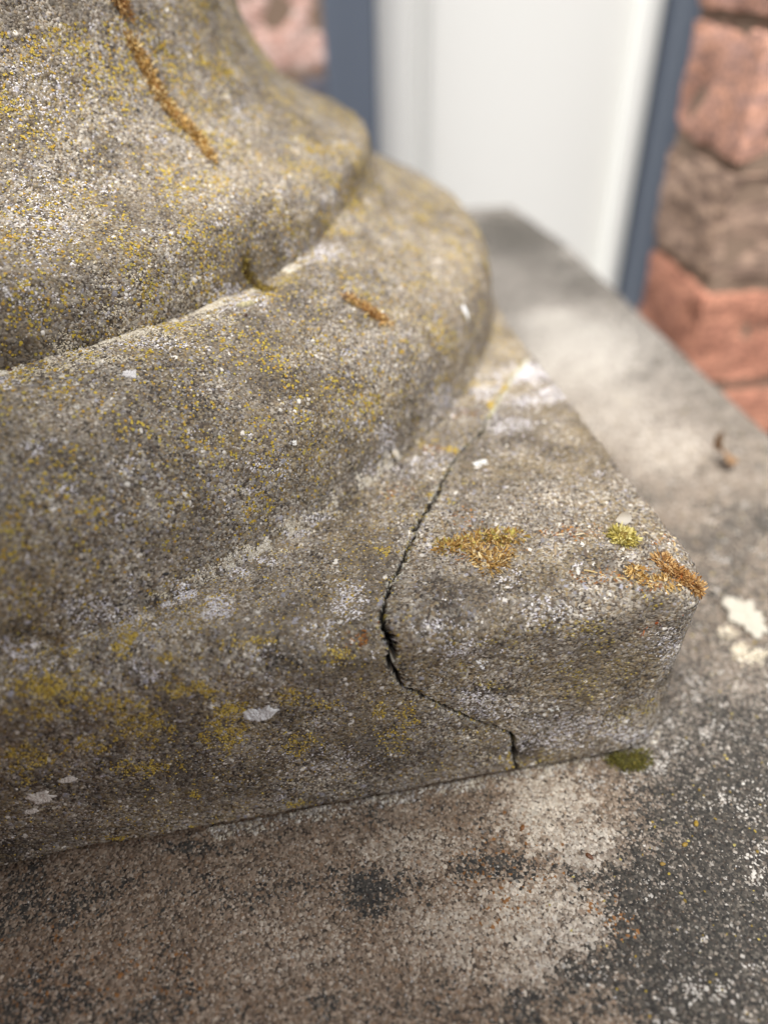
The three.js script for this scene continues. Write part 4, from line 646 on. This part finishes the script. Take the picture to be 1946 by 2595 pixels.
const cream = new THREE.MeshStandardMaterial({ color: col3([240, 241, 238]), roughness: .45, name: 'cream_paint' }), blue = new THREE.MeshStandardMaterial({ color: col3([88, 97, 111]), roughness: .5, name: 'blue_grey_paint' });
{
  const door = put(tag(group('cream_door'), 'cream painted panelled door behind the pedestal', 'door'), 0, GROUND + .02, 0), H = 1.2;
  const add = (n, w, h, d, x, y, z, bev) => { const m = part(n, box(w, h, d, bev), cream, door); m.position.set(x, y, z); return m; };
  add('door_stile', .049, H, .034, -.1455, H / 2, 0, .003); add('door_stile', .020, H, .034, .163, H / 2, 0, .003);
  add('door_panel', .276, H - .02, .010, .02, H / 2, -.012, .001);
  add('panel_bead', .010, H, .022, -.1155, H / 2, 0, .004); add('panel_bead', .006, H, .012, -.1065, H / 2, .002, .003); add('panel_bead', .008, H, .014, .154, H / 2, .002, .004);
  add('door_rail', .270, .10, .033, .02, .05, .0, .003); add('door_rail', .270, .10, .033, .02, H - .05, .0, .003);
  const frame = put(tag(group('door_frame'), 'blue-grey painted timber frame around the cream door', 'door frame'), 0, GROUND, 0);
  const f = (n, w, h, d, x, y, z) => { const m = part(n, box(w, h, d, .004), blue, frame); m.position.set(x, y, z); };
  f('frame_jamb', .056, 1.30, .10, -.1985, .65, .012); f('frame_jamb', .060, 1.30, .10, .209, .65, .012); f('frame_head', .36, .06, .08, .006, 1.27, .0);
}
const brickTex = {};
function brickMat(key, base, tint, seed) {
  if (brickTex[key]) return brickTex[key]; const W = 256, R = rng(seed), d = new Uint8Array(W * W * 4), a = base, b = tint;
  for (let j = 0; j < W; j++) for (let i = 0; i < W; i++) { const x = i / W, y = j / W, n = fbm(x * 5 + seed, y * 9, seed, 4), m = fbm(x * 22, y * 22 + seed, 4, 3), t = clamp(.5 + 1.8 * n), k = 1 + .6 * m + .12 * (R() - .5), o = (j * W + i) * 4; for (let q = 0; q < 3; q++) d[o + q] = clamp(mix(a[q], b[q], t) * k, 0, 255); d[o + 3] = 255; }
  const t = new THREE.DataTexture(d, W, W, THREE.RGBAFormat); t.magFilter = THREE.LinearFilter; t.wrapS = t.wrapT = THREE.RepeatWrapping; t.colorSpace = THREE.SRGBColorSpace; t.needsUpdate = true; return brickTex[key] = new THREE.MeshStandardMaterial({ map: t, roughness: .9, name: key });
}
const BRICKS = { orange: ['orange_brick', [166, 130, 118], [200, 150, 126], 61], pink: ['pink_brick', [190, 148, 134], [214, 190, 182], 62], brown: ['brown_brick', [112, 92, 80], [176, 150, 130], 63], red: ['red_brick', [150, 102, 84], [184, 130, 106], 64], grey: ['grey_brick', [84, 84, 94], [112, 112, 122], 65], pale: ['pale_brick', [176, 172, 182], [200, 196, 204], 66] };
function brickG(L, h, d, seed) { // worn, rounded, lumpy
  const g = new THREE.BoxGeometry(L, h, d, 16, 8, 10), p = g.attributes.position, r = .0045; for (let i = 0; i < p.count; i++) { let x = p.getX(i), y = p.getY(i), z = p.getZ(i); const cx = clamp(x, -L / 2 + r, L / 2 - r), cy = clamp(y, -h / 2 + r, h / 2 - r), cz = clamp(z, -d / 2 + r, d / 2 - r), q = V3(x - cx, y - cy, z - cz), n = q.clone().normalize(), wear = -.004 * sstep(-.1, .5, fbm(x * 40 + seed, y * 40, z * 40, 2)) + .0022 * noise(x * 90, y * 90 + seed, z * 90) - .004 * sstep(.2, .5, noise(x * 30 + seed, y * 30, z * 30)); p.setXYZ(i, cx + n.x * (r + wear), cy + n.y * (r + wear), cz + n.z * (r + wear)); }
  g.computeVertexNormals(); return g;
}
const mortar = new THREE.MeshStandardMaterial({ color: col3([132, 112, 96]), roughness: 1, name: 'mortar' });
const brickVar = {}; const brickOf = (k, L, h, d) => (brickVar[k + L] ??= brickG(L, h, d, k * 7.3));
{ // right pier: corner of the wall beside the slab
  const pier = tag(group('brick_pier'), 'worn orange and brown brick pier beside the slab', 'brick wall'), top = .95, H = top - GROUND; pier.position.set(.2175, GROUND, -.486); pier.rotation.y = TURN * .35;
  const core = part('mortar_core', box(.44, H, .100, .002), mortar, pier); core.position.set(.225, H / 2, -.0535);
  const kinds = ['brown', 'red', 'brown', 'pink', 'orange', 'red', 'brown', 'orange', 'red', 'brown', 'pink', 'orange']; let c0 = (.1054 - GROUND) % .0742; const nb = Math.round((.1054 - GROUND - c0) / .0742);
  for (let c = 0; c * .0742 + c0 + .065 < H; c++) { const y = c0 + c * .0742 + .0325, k = c - nb; let x = 0; const list = c % 2 ? [.215, .215] : [.1025, .215, .1025];
    for (const L of list) { const kind = k === 0 && x === 0 ? 'orange' : k === -1 && x === 0 ? 'brown' : k <= -2 && x === 0 ? 'red' : kinds[(c * 5 + Math.round(x * 30)) % 12], b = part('brick', brickOf(c % 3 + (x > .1 ? 3 : 0), L, .069, .1025), brickMat(...BRICKS[kind]), pier); b.position.set(x + L / 2, y, -.0515 + .002 * noise(c * 3.1, x * 9, 1)); b.rotation.z = .012 * noise(c * 2.7, x * 7, 5); x += L + .010; } }
}
{ // left wall end, running back from the frame
  const wall = tag(group('brick_wall'), 'pink brick wall end behind the blue frame, beside the pedestal shaft', 'brick wall'), H = 1.3; const P = along1(-.272, GROUND, .066); wall.position.copy(P); wall.rotation.y = TURN;
  const core = part('mortar_core', box(.0935, H, .66, .002), mortar, wall); core.position.set(.001, H / 2, -.340); const c0 = (.112 - GROUND) % .0742, nb = Math.round((.083 - GROUND - c0) / .0742);
  for (let c = 0; c * .0742 + c0 + .065 < H; c++) { const y = c0 + c * .0742 + .0325, k = c - nb; let z = -.008; for (let i = 0; i < 3; i++) { const L = (c % 2 && i === 0) ? .1025 : .215, kind = k < 0 ? 'grey' : ['pink', 'pale', 'pink'][(i + c) % 3], b = part('brick', brickOf(10 + c % 3, L, .069, .1), brickMat(...BRICKS[k >= 0 && i === 0 ? 'pink' : kind]), wall); b.rotation.y = Math.PI / 2; b.position.set(0, y, z - L / 2); z -= L + .010; } }
}
{ // added planter and shrub, unseen, placed to shade the near left of the slab
  const pot = tag(group('added_shade_pot'), 'added unseen terracotta pot out of frame, blocking light from the near left', 'plant pot'); pot.position.set(-.165, 0, .125);
  part('pot_body', new THREE.LatheGeometry([[.001, .012], [.095, .012], [.10, .002], [.105, .0], [.130, .06], [.168, .140], [.180, .142], [.186, .148], [.186, .178], [.180, .184], [.168, .184], [.162, .178], [.158, .165], [.10, .175], [.001, .180]].map(([x, y]) => new THREE.Vector2(x, y)), 64), new THREE.MeshStandardMaterial({ color: col3([150, 84, 52]), roughness: .9, name: 'terracotta' }), pot);
  const R = rng(88), stem = new THREE.MeshStandardMaterial({ color: col3([92, 74, 56]), roughness: .9 }), leaf = new THREE.MeshStandardMaterial({ color: col3([70, 84, 48]), roughness: .6, side: THREE.DoubleSide });
  const bush = tag(group('added_shade_shrub'), 'added unseen small-leaved shrub in the pot, blocking light from the near left', 'shrub'); bush.position.set(-.165, .175, .125);
  for (let i = 0; i < 9; i++) { const a = i * 2.4, e = V3(Math.cos(a) * .11, .2 + .1 * R(), Math.sin(a) * .10); part('stem', new THREE.TubeGeometry(new THREE.CatmullRomCurve3([V3(Math.cos(a) * .02, 0, Math.sin(a) * .02), e.clone().multiplyScalar(.5).add(V3(0, .02, 0)), e]), 12, .003, 6), stem, bush); }
  const lg = leaflet(R, .026, .016, .6), n = 4200, I = new THREE.InstancedMesh(lg, leaf, n), M = new THREE.Matrix4(), q = new THREE.Quaternion(); let k = 0;
  while (k < n) { const d = V3(R() * 2 - 1, R() * 2 - 1, R() * 2 - 1); if (d.lengthSq() > 1) continue; const p = V3(d.x * .20, .19 + d.y * .17, d.z * .19 - .055), w = p.clone().add(bush.position); if (w.y < .245 && w.z < .06 && w.x > -.16) continue; if (Math.hypot(w.x, w.y - .214, w.z) < .06) continue; if (noise(p.x * 18, p.y * 18, p.z * 18) < -.25) continue; q.setFromEuler(new THREE.Euler(R() * 6, R() * 6, R() * 6)); M.compose(p, q, V3(1, 1, 1).multiplyScalar(.7 + .6 * R())); I.setMatrixAt(k++, M); }
  { const I2 = new THREE.InstancedMesh(lg, leaf, 2600); let m = 0, guard = 0; while (m < 2600 && guard++ < 4e5) { const w = V3(mix(-.42, -.04, R()), mix(.005, .34, R()), mix(-.115, .16, R())), side = .2549 * w.x - .0816 * (w.y - .214) - .1042 * w.z; if (side > -.03 || w.z < -.128 - .174 * w.x * 0 - (w.x + .1) * .174) continue; if (noise(w.x * 22, w.y * 22, w.z * 22) < -.3) continue; q.setFromEuler(new THREE.Euler(R() * 6, R() * 6, R() * 6)); M.compose(w.sub(bush.position), q, V3(1, 1, 1).multiplyScalar(.6 + .5 * R())); I2.setMatrixAt(m++, M); } I2.count = m; I2.name = 'shading_foliage'; I2.userData.kind = 'stuff'; I2.castShadow = I2.receiveShadow = true; bush.add(I2); }  // extra leaves kept out of view, added to close off light from the left
  I.name = 'foliage'; I.userData.kind = 'stuff'; I.castShadow = I.receiveShadow = true; bush.add(I);
}
{ // added bricks, out of frame, placed to block light from the near left corner
  const st = tag(group('added_shade_bricks'), 'added unseen stack of red bricks, blocking light beside the plinth front', 'bricks'); st.position.set(-.131, 0, -.078); st.rotation.y = TURN;
  for (let c = 0; c < 2; c++) for (let k = 0; k < 2; k++) { const b = part('brick', brickOf(20 + k, .215, .069, .1025), brickMat(...BRICKS.red), st); b.rotation.y = Math.PI / 2; b.position.set(-.054 - .003 * c, .036 + .0705 * c, .110 + k * .219); }
}
struct(mesh('ground', new THREE.PlaneGeometry(40, 40).rotateX(-Math.PI / 2).translate(0, GROUND, 0), new THREE.MeshStandardMaterial({ color: col3([138, 134, 130]), roughness: .95, name: 'paving' })));
{ const g = box(1.0, -.062 - GROUND, 1.0, .004); const o = tag(mesh('supporting_block', g, mortar), 'low masonry block carrying the grey slab', 'masonry'); o.position.set(-.32, (GROUND - .062) / 2, -.29); o.rotation.y = TURN; }
renderer.render(scene, camera);
